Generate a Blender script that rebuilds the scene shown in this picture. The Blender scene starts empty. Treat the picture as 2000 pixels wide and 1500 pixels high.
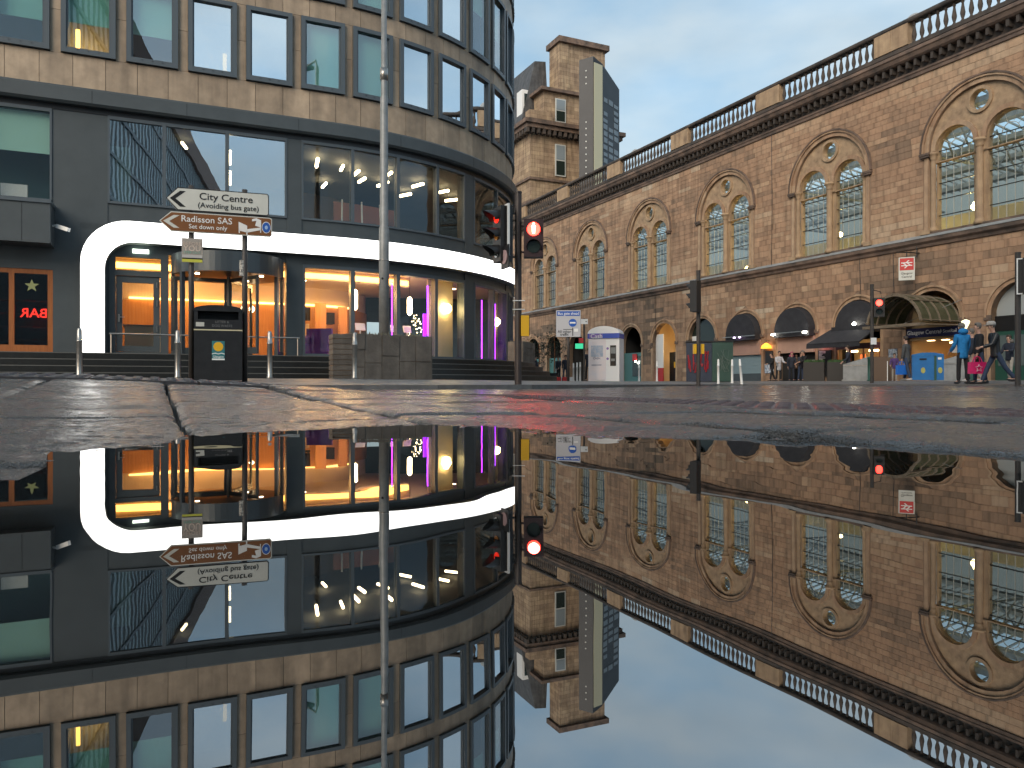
import bpy, bmesh, math, random
from mathutils import Vector, Matrix
random.seed(7)
R_ = math.radians
scene = bpy.context.scene
COL = scene.collection

# ------------------------------------------------------------------ camera, sky, sun, exposure
CAMZ = 0.07
cam = bpy.data.cameras.new('camera'); cam.sensor_width = 36; cam.lens = 27.0
cam.clip_start = 0.01; cam.clip_end = 1000
camo = bpy.data.objects.new('camera', cam); COL.objects.link(camo)
camo.location = (0, 0, CAMZ); camo.rotation_euler = (R_(90), 0, 0)
scene.camera = camo

SUN_EL, SUN_DIR = R_(32), Vector((-0.36, -0.72, 0))       # soft light from behind the viewer, upper left
wd = bpy.data.worlds.new('World'); scene.world = wd; wd.use_nodes = True
nt = wd.node_tree; nt.nodes.clear()
def N(t, tree=None, **k):
    n = (tree or nt).nodes.new(t)
    for a, b in k.items(): setattr(n, a, b)
    return n
out = N('ShaderNodeOutputWorld'); bg = N('ShaderNodeBackground'); bg.inputs['Strength'].default_value = 0.1
sky = N('ShaderNodeTexSky', sky_type='NISHITA', sun_disc=False)
sky.sun_elevation = R_(9); sky.sun_rotation = math.atan2(SUN_DIR.x, SUN_DIR.y); sky.air_density = 1.3; sky.dust_density = 1.5
tc = N('ShaderNodeTexCoord'); mp = N('ShaderNodeMapping'); mp.inputs['Scale'].default_value = (1.6, 1.6, 3.6)
mp.inputs['Location'].default_value = (0.35, 0.1, 0.2)
n1 = N('ShaderNodeTexNoise'); n1.inputs['Scale'].default_value = 2.6; n1.inputs['Detail'].default_value = 6; n1.inputs['Roughness'].default_value = 0.5
r1 = N('ShaderNodeValToRGB'); r1.color_ramp.elements[0].position = 0.36; r1.color_ramp.elements[1].position = 0.64
r1.color_ramp.elements[0].color = (2.0, 3.2, 4.45, 1); r1.color_ramp.elements[1].color = (3.45, 4.15, 4.7, 1)
n2 = N('ShaderNodeTexNoise'); n2.inputs['Scale'].default_value = 1.1; n2.inputs['Detail'].default_value = 4
r2 = N('ShaderNodeMapRange'); r2.inputs[1].default_value = 0.35; r2.inputs[2].default_value = 0.7; r2.inputs[3].default_value = 1.12; r2.inputs[4].default_value = 0.62
mul = N('ShaderNodeVectorMath', operation='SCALE')
mx = N('ShaderNodeMix', data_type='RGBA'); mx.inputs[0].default_value = 0.8
L = nt.links.new
L(tc.outputs['Generated'], mp.inputs[0]); L(mp.outputs[0], n1.inputs['Vector']); L(mp.outputs[0], n2.inputs['Vector'])
L(n1.outputs[0], r1.inputs[0]); L(n2.outputs[0], r2.inputs[0])
L(r1.outputs[0], mul.inputs[0]); L(r2.outputs[0], mul.inputs['Scale'])
L(sky.outputs[0], mx.inputs[6]); L(mul.outputs[0], mx.inputs[7])
L(mx.outputs[2], bg.inputs[0]); L(bg.outputs[0], out.inputs[0])

sl = bpy.data.lights.new('sun', 'SUN'); sl.energy = 1.5; sl.angle = R_(40); sl.color = (1.0, 0.87, 0.72)
so = bpy.data.objects.new('sun', sl); COL.objects.link(so)
sd = (SUN_DIR.normalized() * math.cos(SUN_EL) + Vector((0, 0, math.sin(SUN_EL))))
so.rotation_euler = (-sd).to_track_quat('-Z', 'Y').to_euler()
so.location = (-20, -20, 40)
vs = scene.view_settings
vs.view_transform = 'Standard'; vs.look = 'None'; vs.gamma = 1; vs.use_curve_mapping = False; vs.exposure = 1.0
scene.cycles.use_denoising = True
scene.cycles.max_bounces = 5; scene.cycles.diffuse_bounces = 2; scene.cycles.transparent_max_bounces = 14; scene.cycles.glossy_bounces = 3
scene.cycles.use_adaptive_sampling = True; scene.cycles.adaptive_threshold = 0.03
scene.cycles.caustics_reflective = False; scene.cycles.caustics_refractive = False
scene.cycles.sample_clamp_indirect = 4.0

# ------------------------------------------------------------------ frames
CA, SA = math.cos(R_(25)), math.sin(R_(25))
e1 = Vector((CA, SA, 0)); e2 = Vector((-SA, CA, 0))
def cd(c, d, z=0): return Vector((c * CA - d * SA, c * SA + d * CA, z))
def to_cd(x, y): return (x * CA + y * SA, -x * SA + y * CA)
def at(px, s, z=0): return Vector(((px - 1000) / 1500 * s, s, z))

# ------------------------------------------------------------------ materials
MATS = {}
def mat(name, c1, c2=None, scale=4.0, rough=0.6, metal=0.0, bump=0.0, bscale=None, tone=False, rnd=0.0, emit=None, estr=0.0,
        streak=0.0, spec=0.5, rough2=None, stretch=None, alpha=None, detail=5.0, coords='Object'):
    if name in MATS: return MATS[name]
    m = bpy.data.materials.new(name); m.use_nodes = True; t = m.node_tree; t.nodes.clear()
    def n(ty, **k):
        q = t.nodes.new(ty)
        for a, b in k.items(): setattr(q, a, b)
        return q
    o = n('ShaderNodeOutputMaterial'); b = n('ShaderNodeBsdfPrincipled'); t.links.new(b.outputs[0], o.inputs[0])
    b.inputs['Roughness'].default_value = rough; b.inputs['Metallic'].default_value = metal
    b.inputs['Specular IOR Level'].default_value = spec
    tcn = n('ShaderNodeTexCoord'); mpn = n('ShaderNodeMapping'); t.links.new(tcn.outputs[coords], mpn.inputs[0])
    if stretch: mpn.inputs['Scale'].default_value = stretch
    col = None
    if c2 is not None:
        no = n('ShaderNodeTexNoise'); no.inputs['Scale'].default_value = scale; no.inputs['Detail'].default_value = detail; no.inputs['Roughness'].default_value = 0.62
        t.links.new(mpn.outputs[0], no.inputs['Vector'])
        rp = n('ShaderNodeMapRange'); rp.inputs[1].default_value = 0.32; rp.inputs[2].default_value = 0.68
        t.links.new(no.outputs[0], rp.inputs[0])
        mi = n('ShaderNodeMix', data_type='RGBA'); t.links.new(rp.outputs[0], mi.inputs[0])
        mi.inputs[6].default_value = (*c1, 1); mi.inputs[7].default_value = (*c2, 1); col = mi.outputs[2]
        if rough2 is not None:
            rr = n('ShaderNodeMapRange'); rr.inputs[3].default_value = rough; rr.inputs[4].default_value = rough2
            t.links.new(rp.outputs[0], rr.inputs[0]); t.links.new(rr.outputs[0], b.inputs['Roughness'])
    else:
        rgb = n('ShaderNodeRGB'); rgb.outputs[0].default_value = (*c1, 1); col = rgb.outputs[0]
    def scale_by(col, fac):
        v = n('ShaderNodeVectorMath', operation='SCALE'); t.links.new(col, v.inputs[0]); t.links.new(fac, v.inputs['Scale']); return v.outputs[0]
    if tone:
        at_ = n('ShaderNodeAttribute', attribute_name='tone')
        ra = n('ShaderNodeValToRGB'); t.links.new(at_.outputs['Fac'], ra.inputs[0])
        el = ra.color_ramp.elements
        stops = tone
        el[0].position = 0; el[0].color = (*stops[0], 1); el[1].position = 1; el[1].color = (*stops[-1], 1)
        for i, s_ in enumerate(stops[1:-1]):
            e = el.new((i + 1) / (len(stops) - 1)); e.color = (*s_, 1)
        mm = n('ShaderNodeMix', data_type='RGBA', blend_type='MULTIPLY'); mm.inputs[0].default_value = 1
        t.links.new(ra.outputs[0], mm.inputs[6]); t.links.new(col, mm.inputs[7]); col = mm.outputs[2]
    if rnd:
        oi = n('ShaderNodeObjectInfo'); mr = n('ShaderNodeMapRange'); mr.inputs[3].default_value = 1 - rnd; mr.inputs[4].default_value = 1 + rnd
        t.links.new(oi.outputs['Random'], mr.inputs[0]); col = scale_by(col, mr.outputs[0])
    if streak:
        ms = n('ShaderNodeMapping'); ms.inputs['Scale'].default_value = (2.2, 2.2, 0.22); t.links.new(tcn.outputs['Object'], ms.inputs[0])
        ns = n('ShaderNodeTexNoise'); ns.inputs['Scale'].default_value = 1.3; ns.inputs['Detail'].default_value = 6; t.links.new(ms.outputs[0], ns.inputs['Vector'])
        mr = n('ShaderNodeMapRange'); mr.inputs[1].default_value = 0.4; mr.inputs[2].default_value = 0.72; mr.inputs[3].default_value = 1.06; mr.inputs[4].default_value = 1 - streak
        t.links.new(ns.outputs[0], mr.inputs[0]); col = scale_by(col, mr.outputs[0])
    t.links.new(col, b.inputs['Base Color'])
    if bump:
        nb = n('ShaderNodeTexNoise'); nb.inputs['Scale'].default_value = bscale or scale * 6; nb.inputs['Detail'].default_value = 5
        t.links.new(mpn.outputs[0], nb.inputs['Vector'])
        bp = n('ShaderNodeBump'); bp.inputs['Strength'].default_value = bump; bp.inputs['Distance'].default_value = 0.02
        t.links.new(nb.outputs[0], bp.inputs['Height']); t.links.new(bp.outputs[0], b.inputs['Normal'])
    if emit:
        b.inputs['Emission Color'].default_value = (*emit, 1); b.inputs['Emission Strength'].default_value = estr
    MATS[name] = m; return m

def glass(name, tint=(0.9, 0.95, 0.95), ior=1.6, wav=0.0, base=0.0):
    if name in MATS: return MATS[name]
    m = bpy.data.materials.new(name); m.use_nodes = True; t = m.node_tree; t.nodes.clear()
    n = t.nodes.new; lk = t.links.new
    o = n('ShaderNodeOutputMaterial'); mix = n('ShaderNodeMixShader'); tr = n('ShaderNodeBsdfTransparent'); gl = n('ShaderNodeBsdfGlossy')
    gl.inputs['Roughness'].default_value = 0.0; gl.inputs['Color'].default_value = (0.92, 0.97, 1.0, 1); tr.inputs[0].default_value = (*tint, 1)
    fr = n('ShaderNodeFresnel'); fr.inputs[0].default_value = ior
    ad = n('ShaderNodeMath'); ad.operation = 'ADD'; ad.use_clamp = True; ad.inputs[1].default_value = base
    ge = n('ShaderNodeNewGeometry'); iv = n('ShaderNodeMath'); iv.operation = 'SUBTRACT'; iv.inputs[0].default_value = 1; mu = n('ShaderNodeMath'); mu.operation = 'MULTIPLY'
    lk(ge.outputs['Backfacing'], iv.inputs[1]); lk(fr.outputs[0], ad.inputs[0]); lk(ad.outputs[0], mu.inputs[0]); lk(iv.outputs[0], mu.inputs[1]); lk(mu.outputs[0], mix.inputs[0]); lk(tr.outputs[0], mix.inputs[1]); lk(gl.outputs[0], mix.inputs[2]); lk(mix.outputs[0], o.inputs[0])
    if wav:
        tcn = n('ShaderNodeTexCoord'); no = n('ShaderNodeTexNoise'); no.inputs['Scale'].default_value = 0.9; no.inputs['Detail'].default_value = 2
        bp = n('ShaderNodeBump'); bp.inputs['Strength'].default_value = wav; bp.inputs['Distance'].default_value = 0.05
        lk(tcn.outputs['Object'], no.inputs['Vector']); lk(no.outputs[0], bp.inputs['Height']); lk(bp.outputs[0], gl.inputs['Normal'])
    MATS[name] = m; return m

STONE = [(0.15, 0.115, 0.085), (0.30, 0.205, 0.14), (0.425, 0.275, 0.178), (0.49, 0.35, 0.235), (0.55, 0.455, 0.345)]
M_ashlar = mat('ashlar_sandstone', (1.05, 1.0, 0.95), (0.72, 0.70, 0.68), scale=1.6, rough=0.85, bump=0.5, bscale=14, tone=STONE, streak=0.42)
M_stone = mat('carved_sandstone', (0.46, 0.325, 0.20), (0.30, 0.205, 0.13), scale=1.5, rough=0.85, bump=0.4, bscale=12, streak=0.35)
M_vous = mat('voussoir_sandstone', (1.0, 0.97, 0.92), (0.70, 0.68, 0.66), scale=1.8, rough=0.85, bump=0.5, bscale=12, tone=STONE, streak=0.35)
M_mortar = mat('wall_core', (0.30, 0.21, 0.145), (0.22, 0.155, 0.11), scale=2, rough=0.9)
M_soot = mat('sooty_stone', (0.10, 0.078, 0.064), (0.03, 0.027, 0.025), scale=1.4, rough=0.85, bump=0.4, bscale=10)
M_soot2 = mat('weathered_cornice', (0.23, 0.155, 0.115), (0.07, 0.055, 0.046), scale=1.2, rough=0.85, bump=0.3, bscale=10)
M_clad = mat('granite_cladding', (0.40, 0.31, 0.22), (0.29, 0.225, 0.16), scale=3.0, rough=0.55, bump=0.15, bscale=60, rnd=0.16, streak=0.35)
M_dark = mat('dark_metal_cladding', (0.060, 0.074, 0.082), (0.048, 0.060, 0.067), scale=1.5, rough=0.45, rnd=0.04)
M_frame = mat('window_frame_metal', (0.075, 0.095, 0.112), rough=0.4)
M_black = mat('black_paint', (0.012, 0.012, 0.013), rough=0.35)
M_blackmatt = mat('black_fabric', (0.012, 0.012, 0.014), (0.02, 0.02, 0.022), scale=8, rough=0.9)
M_step = mat('black_granite_step', (0.012, 0.013, 0.012), (0.006, 0.0065, 0.006), scale=9, rough=0.35, bump=0.1)
M_steel = mat('brushed_steel', (0.42, 0.40, 0.37), (0.30, 0.29, 0.27), scale=10, rough=0.32, metal=0.9)
M_grey = mat('galvanised_pole', (0.27, 0.28, 0.28), (0.19, 0.20, 0.20), scale=5, rough=0.5, metal=0.3)
M_wood = mat('lobby_timber', (0.55, 0.27, 0.10), (0.45, 0.21, 0.075), scale=3, rough=0.5, stretch=(9, 9, 0.5))
M_ceil = mat('lobby_ceiling', (0.62, 0.52, 0.42), rough=0.8)
M_lobfloor = mat('lobby_floor', (0.25, 0.2, 0.17), rough=0.3)
M_dint = mat('dim_interior', (0.05, 0.055, 0.055), (0.035, 0.04, 0.04), scale=1, rough=0.8)
M_cream = mat('cream_panel', (0.72, 0.56, 0.36), rough=0.6)
M_white = mat('white_paint', (0.78, 0.78, 0.76), rough=0.5)
M_offwhite = mat('white_sign_face', (0.62, 0.63, 0.58), (0.56, 0.57, 0.52), scale=3, rough=0.45)
M_neon = mat('light_band_face', (0.9, 0.9, 0.9), emit=(1.0, 1.0, 0.96), estr=1.6, rough=0.4)
M_warm = mat('warm_light', (1, .7, .3), emit=(1.0, 0.45, 0.09), estr=4.5)
M_warmw = mat('warm_white_light', (1, .8, .5), emit=(1.0, 0.74, 0.42), estr=14)
M_globe = mat('globe_light', (1, .8, .5), emit=(1.0, 0.72, 0.30), estr=16)
M_purple = mat('purple_light', (.5, .1, 1), emit=(0.40, 0.03, 1.0), estr=4.5)
M_glass_up = glass('coated_window_glass', (0.55, 0.65, 0.65), 2.0, 0.03, 0.75)
M_glass_ff = glass('first_floor_glass', (0.72, 0.76, 0.76), 1.9, 0.03, 0.52)
M_glass_gf = glass('lobby_glass', (0.93, 0.95, 0.94), 1.5, 0.0)
M_glass_st = glass('leaded_window_glass', (0.90, 0.94, 0.94), 1.5, 0.08, 0.04)
M_blind = mat('teal_blind', (0.38, 0.66, 0.58), rough=0.8)
M_glass_bl = glass('clearer_window_glass', (0.80, 0.90, 0.88), 1.6, 0.02, 0.26)
M_glass_ff2 = glass('clear_first_floor_glass', (0.85, 0.87, 0.86), 1.5, 0.03, 0.05)
M_red = mat('red_signal_light', (1, .05, .02), emit=(1.0, 0.03, 0.02), estr=7)
M_redfig = mat('red_figure_light', (1, .3, .2), emit=(1.0, 0.42, 0.25), estr=7)
M_reddim = mat('red_lens', (0.5, 0.02, 0.02), rough=0.2, emit=(1, 0.03, 0.01), estr=0.7)
M_amber = mat('amber_lens', (0.45, 0.16, 0.01), rough=0.2)
M_lens = mat('dark_lens', (0.02, 0.03, 0.025), rough=0.15)
M_yellow = mat('yellow_plastic', (0.75, 0.42, 0.02), rough=0.4)
M_blue = mat('blue_sign', (0.02, 0.10, 0.42), rough=0.4)
M_brown = mat('brown_sign', (0.22, 0.085, 0.025), (0.18, 0.07, 0.02), scale=5, rough=0.4)
M_grime = mat('grey_lead', (0.30, 0.31, 0.31), (0.20, 0.21, 0.21), scale=3, rough=0.6)

for m_ in (M_warmw, M_globe, M_red, M_redfig, M_reddim): m_.cycles.emission_sampling = 'NONE'
def lamp_light(loc, color, energy, parent=None, r=0.0, name='lamp_glow'):     # the light a lamp in the photograph gives off
    l = bpy.data.lights.new(name, 'POINT'); l.color = color; l.energy = energy; l.shadow_soft_size = r
    o = bpy.data.objects.new(name, l); COL.objects.link(o); o.location = loc
    if parent is not None: o.parent = parent
    return o
# ------------------------------------------------------------------ mesh builder
WLOC = {}
def wpos(o):
    p = Vector((0, 0, 0))
    while o is not None: p += o.location; o = o.parent
    return p
class MB:
    def __init__(s): s.v = []; s.f = []; s.t = []; s.tone = 0.5
    def add(s, vs, fs):
        k = len(s.v); s.v += [tuple(p) for p in vs]
        for f in fs: s.f.append([i + k for i in f]); s.t.append(s.tone)
    def hexa(s, p):   # p: 4 bottom (ccw), 4 top
        s.add(p, [(3, 2, 1, 0), (4, 5, 6, 7), (0, 1, 5, 4), (1, 2, 6, 5), (2, 3, 7, 6), (3, 0, 4, 7)])
    def box(s, x0, x1, y0, y1, z0, z1):
        s.hexa([(x0, y0, z0), (x1, y0, z0), (x1, y1, z0), (x0, y1, z0), (x0, y0, z1), (x1, y0, z1), (x1, y1, z1), (x0, y1, z1)])
    def obox(s, c, size, rz=0, tilt=None):
        m = Matrix.Rotation(rz, 3, 'Z')
        if tilt: m = m @ Matrix.Rotation(tilt[0], 3, tilt[1])
        hx, hy, hz = [q / 2 for q in size]
        s.hexa([Vector(c) + m @ Vector(q) for q in ((-hx, -hy, -hz), (hx, -hy, -hz), (hx, hy, -hz), (-hx, hy, -hz), (-hx, -hy, hz), (hx, -hy, hz), (hx, hy, hz), (-hx, hy, hz))])
    def tube(s, pts, r, n=8, cap=True):
        pts = [Vector(p) for p in pts]; rs = r if isinstance(r, (list, tuple)) else [r] * len(pts)
        vs = []; fs = []
        for i, p in enumerate(pts):
            d = (pts[min(i + 1, len(pts) - 1)] - pts[max(i - 1, 0)]).normalized()
            a = d.cross(Vector((0, 0, 1)))
            if a.length < 1e-3: a = Vector((1, 0, 0))
            a.normalize(); b = d.cross(a)
            for k in range(n):
                q = 2 * math.pi * k / n; vs.append(p + (a * math.cos(q) + b * math.sin(q)) * rs[i])
        for i in range(len(pts) - 1):
            for k in range(n):
                k2 = (k + 1) % n; fs.append((i * n + k, i * n + k2, (i + 1) * n + k2, (i + 1) * n + k))
        if cap: fs += [tuple(range(n))[::-1], tuple(range((len(pts) - 1) * n, len(pts) * n))]
        s.add(vs, fs)
    def lathe(s, prof, c=(0, 0, 0), n=12, sx=1, sy=1):
        vs = []; fs = []; c = Vector(c)
        for r, z in prof:
            for k in range(n):
                q = 2 * math.pi * k / n; vs.append(c + Vector((r * sx * math.cos(q), r * sy * math.sin(q), z)))
        for i in range(len(prof) - 1):
            for k in range(n):
                k2 = (k + 1) % n; fs.append((i * n + k, i * n + k2, (i + 1) * n + k2, (i + 1) * n + k))
        fs += [tuple(range(n))[::-1], tuple(range((len(prof) - 1) * n, len(prof) * n))]
        s.add(vs, fs)
    def ball(s, c, r, n=10, m=6, sc=(1, 1, 1)):
        s.lathe([(max(1e-4, r * math.sin(math.pi * i / m)), -r * sc[2] * math.cos(math.pi * i / m)) for i in range(m + 1)], c, n, sc[0], sc[1])
    def prism(s, poly, y0, y1):       # poly in (x,z), extruded in y; counter-clockwise seen from -y
        n = len(poly)
        vs = [(x, y0, z) for x, z in poly] + [(x, y1, z) for x, z in poly]
        s.add(vs, [tuple(range(n)), tuple(range(n, 2 * n))[::-1]] + [(i, i + n, (i + 1) % n + n, (i + 1) % n) for i in range(n)])
    def archband(s, c, zs, zb, r0, r1, y0, y1, n=20, a0=0, a1=180):   # band in xz, y0 front, y1 back
        def path(r):
            p = [(c + r * math.cos(R_(a0 + (a1 - a0) * i / n)), zs + r * math.sin(R_(a0 + (a1 - a0) * i / n))) for i in range(n + 1)]
            if zb is not None and zb < zs: p = [(c + r, zb)] + p + [(c - r, zb)]
            return p
        A, B = path(r0), path(r1); m = len(A)
        vs = [(x, y0, z) for x, z in A] + [(x, y0, z) for x, z in B] + [(x, y1, z) for x, z in A] + [(x, y1, z) for x, z in B]
        fs = []
        for i in range(m - 1):
            fs += [(i, i + 1, m + i + 1, m + i), (2 * m + i + 1, 2 * m + i, 3 * m + i, 3 * m + i + 1),
                   (i, 2 * m + i, 2 * m + i + 1, i + 1), (m + i + 1, 3 * m + i + 1, 3 * m + i, m + i)]
        fs += [(0, m, 3 * m, 2 * m), (m - 1, 3 * m - 1, 4 * m - 1, 2 * m - 1)]
        k0 = len(s.t); s.add(vs, fs); tn = .6
        for i in range(m - 1):
            if i % 2 == 0: tn = .62 + random.uniform(-.16, .16)
            for k in range(4): s.t[k0 + i * 4 + k] = tn
    def build(s, name, material, parent=None, smooth=False, loc=None, rot=None, world=False, kind=None, fix=True):
        me = bpy.data.meshes.new(name); me.from_pydata(s.v, [], s.f)
        if fix:
            bm = bmesh.new(); bm.from_mesh(me); bmesh.ops.recalc_face_normals(bm, faces=bm.faces); bm.to_mesh(me); bm.free()
        a = me.attributes.new('tone', 'FLOAT', 'FACE'); a.data.foreach_set('value', s.t)
        if smooth: me.polygons.foreach_set('use_smooth', [True] * len(me.polygons))
        me.materials.append(material)
        return put(name, me, parent, loc, rot, world, kind)
def put(name, me, parent=None, loc=None, rot=None, world=False, kind=None):
    o = bpy.data.objects.new(name, me); COL.objects.link(o)
    if parent is not None: o.parent = parent
    if world and parent is not None: o.location = -wpos(parent)
    if loc is not None: o.location = loc
    if rot is not None: o.rotation_euler = rot
    if kind: o['kind'] = kind
    return o
def empty(name, loc=(0, 0, 0), rz=0, parent=None):
    o = bpy.data.objects.new(name, None); COL.objects.link(o); o.location = loc; o.rotation_euler = (0, 0, rz); o.empty_display_size = 0.2
    if parent is not None: o.parent = parent
    return o
def tag(o, label=None, cat=None, group=None, kind=None):
    if label: o['label'] = label
    if cat: o['category'] = cat
    if group: o['group'] = group
    if kind: o['kind'] = kind
    return o
def face_rz(o, target):   # rotation so that local -y looks toward target direction (dx,dy)
    return math.atan2(target[1], target[0]) + math.pi / 2
LATE = []      # (object, smooth): curve / skin objects turned into plain meshes at the end
def text(s, size, material, parent, loc, align='CENTER', flip=False, ext=0.002, name='lettering', rz=0, sx=1.0):
    cu = bpy.data.curves.new(name, 'FONT'); cu.body = s; cu.size = size; cu.align_x = align; cu.align_y = 'CENTER'; cu.extrude = ext; cu.resolution_u = 3; cu.offset = size * 0.008
    cu.materials.append(material)
    o = bpy.data.objects.new(name, cu); COL.objects.link(o); o.parent = parent; o.location = loc
    o.rotation_euler = (R_(90), 0, rz); o.scale = (-sx if flip else sx, 1, 1)
    LATE.append((o, False)); return o
def holed(name, outer, holes, y0, y1, material, parent=None):   # flat plate in xz with holes, thickness y0..y1
    cu = bpy.data.curves.new(name, 'CURVE'); cu.dimensions = '2D'; cu.fill_mode = 'BOTH'; cu.extrude = (y1 - y0) / 2
    for pl in [outer] + holes:
        sp = cu.splines.new('POLY'); sp.points.add(len(pl) - 1); sp.use_cyclic_u = True
        for q, (x, z) in zip(sp.points, pl): q.co = (x, z, 0, 1)
    cu.materials.append(material)
    o = bpy.data.objects.new(name, cu); COL.objects.link(o); o.parent = parent
    o.location = (0, (y0 + y1) / 2, 0); o.rotation_euler = (R_(90), 0, 0)
    LATE.append((o, False)); return o
def archpoly(c, hw, zb, zs, n=20):
    return [(c - hw, zb), (c + hw, zb)] + [(c + hw * math.cos(math.pi * i / n), zs + hw * math.sin(math.pi * i / n)) for i in range(n + 1)]
def circ(c, z, r, n=20): return [(c + r * math.cos(2 * math.pi * i / n), z + r * math.sin(2 * math.pi * i / n)) for i in range(n)]

# ------------------------------------------------------------------ ground
def sstep(a, b, x):
    t = min(1, max(0, (x - a) / (b - a))); return t * t * (3 - 2 * t)
def segdist(p, a, b):
    ax, ay = a; bx, by = b; dx, dy = bx - ax, by - ay
    t = max(0, min(1, ((p[0] - ax) * dx + (p[1] - ay) * dy) / (dx * dx + dy * dy)))
    return math.hypot(p[0] - ax - t * dx, p[1] - ay - t * dy)
def inpoly(p, P):
    r = False; n = len(P)
    for i in range(n):
        x1, y1 = P[i]; x2, y2 = P[(i + 1) % n]
        if (y1 > p[1]) != (y2 > p[1]) and p[0] < (x2 - x1) * (p[1] - y1) / (y2 - y1) + x1: r = not r
    return r
NC, ND = 1.77, 3.8            # corner of the near pavement in street coordinates
def road_z(x, y):
    c, d = to_cd(x, y)
    return -0.018 + 0.03 * sstep(6, 22, c)
PUD = [(-0.44, 0.78), (-0.37, 0.865), (-0.385, 0.95), (-0.31, 1.05), (-0.22, 1.16), (-0.15, 1.29), (-0.07, 1.25), (0, 1.16), (0.13, 1.0), (0.22, 0.93), (0.344, 0.86), (0.45, 0.68),
       (0.75, 0.56), (1.15, 0.3), (1.2, -0.5), (0.2, -0.9), (-0.9, -0.6), (-1.0, 0.22), (-0.72, 0.40), (-0.5, 0.49), (-0.37, 0.52), (-0.31, 0.52), (-0.34, 0.60), (-0.40, 0.70)]
def near_z(x, y):
    c, d = to_cd(x, y)
    hump = 0.090 * sstep(1.75, -0.6, c) * sstep(1.3, 4.3, d) * 1.25 + 0.03 * sstep(-0.4, -3, c)
    dist = min(segdist((x, y), PUD[i], PUD[(i + 1) % len(PUD)]) for i in range(len(PUD)))
    if inpoly((x, y), PUD): rim = -0.012 * sstep(0, 0.12, dist)
    else: rim = 0.0085 * sstep(0, 0.16, dist)
    return rim + hump
KERB = [(-40, -5.6), (-25, 1.4), (-6, 10.26), (-1.2, 12.5), (-0.3, 12.95), (0.35, 13.4), (0.8, 14.1), (1.3, 15.4), (2.1, 17.6), (3.5, 21), (5.0, 24.2), (6.6, 27.2), (7.8, 29.3), (9.2, 30.0),
        (10.2, 29.0)] + [tuple(cd(21, d)[:2]) for d in (21.5, 17, 10, 0, -12, -30)]
def pz(x, y):
    d = min(segdist((x, y), KERB[i], KERB[i + 1]) for i in range(len(KERB) - 1))
    return 0.053 + 0.115 * sstep(0, 5, d) + 0.004 * min(d, 25)

M_asphalt = mat('wet_asphalt', (0.085, 0.092, 0.10), (0.055, 0.060, 0.066), scale=2.5, rough=0.14, rough2=0.32, bump=0.10, bscale=60)
M_slab = mat('wet_paving_stone', (0.22, 0.20, 0.18), (0.085, 0.078, 0.072), scale=5, rough=0.10, rough2=0.36, bump=1.0, spec=0.9, bscale=260, rnd=0.2, detail=9)
M_pave = None
def paving_material():
    m = mat('pavement_setts', (0.20, 0.195, 0.19), (0.13, 0.128, 0.126), scale=3, rough=0.4, rough2=0.6)
    t = m.node_tree; b = [q for q in t.nodes if q.type == 'BSDF_PRINCIPLED'][0]
    src = b.inputs['Base Color'].links[0].from_socket
    tcn = t.nodes.new('ShaderNodeTexCoord'); mpn = t.nodes.new('ShaderNodeMapping'); mpn.inputs['Rotation'].default_value = (0, 0, R_(-25))
    br = t.nodes.new('ShaderNodeTexBrick'); br.inputs['Scale'].default_value = 1.0; br.inputs['Brick Width'].default_value = 0.6; br.inputs['Row Height'].default_value = 0.4
    br.inputs['Mortar Size'].default_value = 0.012; br.inputs['Color1'].default_value = (1, 1, 1, 1); br.inputs['Color2'].default_value = (0.75, 0.75, 0.75, 1); br.inputs['Mortar'].default_value = (0.35, 0.35, 0.35, 1)
    mm = t.nodes.new('ShaderNodeMix'); mm.data_type = 'RGBA'; mm.blend_type = 'MULTIPLY'; mm.inputs[0].default_value = 1
    t.links.new(tcn.outputs['Object'], mpn.inputs[0]); t.links.new(mpn.outputs[0], br.inputs['Vector'])
    t.links.new(src, mm.inputs[6]); t.links.new(br.outputs[0], mm.inputs[7]); t.links.new(mm.outputs[2], b.inputs['Base Color'])
    return m
M_pave = paving_material()

def axis(breaks):
    o = []
    for a, b, st in breaks:
        k = max(1, round((b - a) / st)); o += [a + (b - a) * i / k for i in range(k)]
    return o + [breaks[-1][1]]
mb = MB(); xs = axis([(-160, -30, 26), (-30, -6, 3), (-6, 8, .35), (8, 40, 2), (40, 200, 32)]); ys = axis([(-100, -6, 15), (-6, 8, .35), (8, 40, 1.6), (40, 320, 28)])
vs_ = []
for y in ys:
    for x in xs:
        c, d = to_cd(x, y); z = road_z(x, y)
        z -= 0.07 * (1 - sstep(NC - 0.25, NC + 0.02, c)) * (1 - sstep(ND - 0.25, ND + 0.02, d))
        vs_.append((x, y, z))
nx = len(xs)
mb.add(vs_, [(j * nx + i, j * nx + i + 1, (j + 1) * nx + i + 1, (j + 1) * nx + i) for j in range(len(ys) - 1) for i in range(nx - 1)])
road = mb.build('road', M_asphalt, smooth=True, kind='structure', fix=False)

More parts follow.
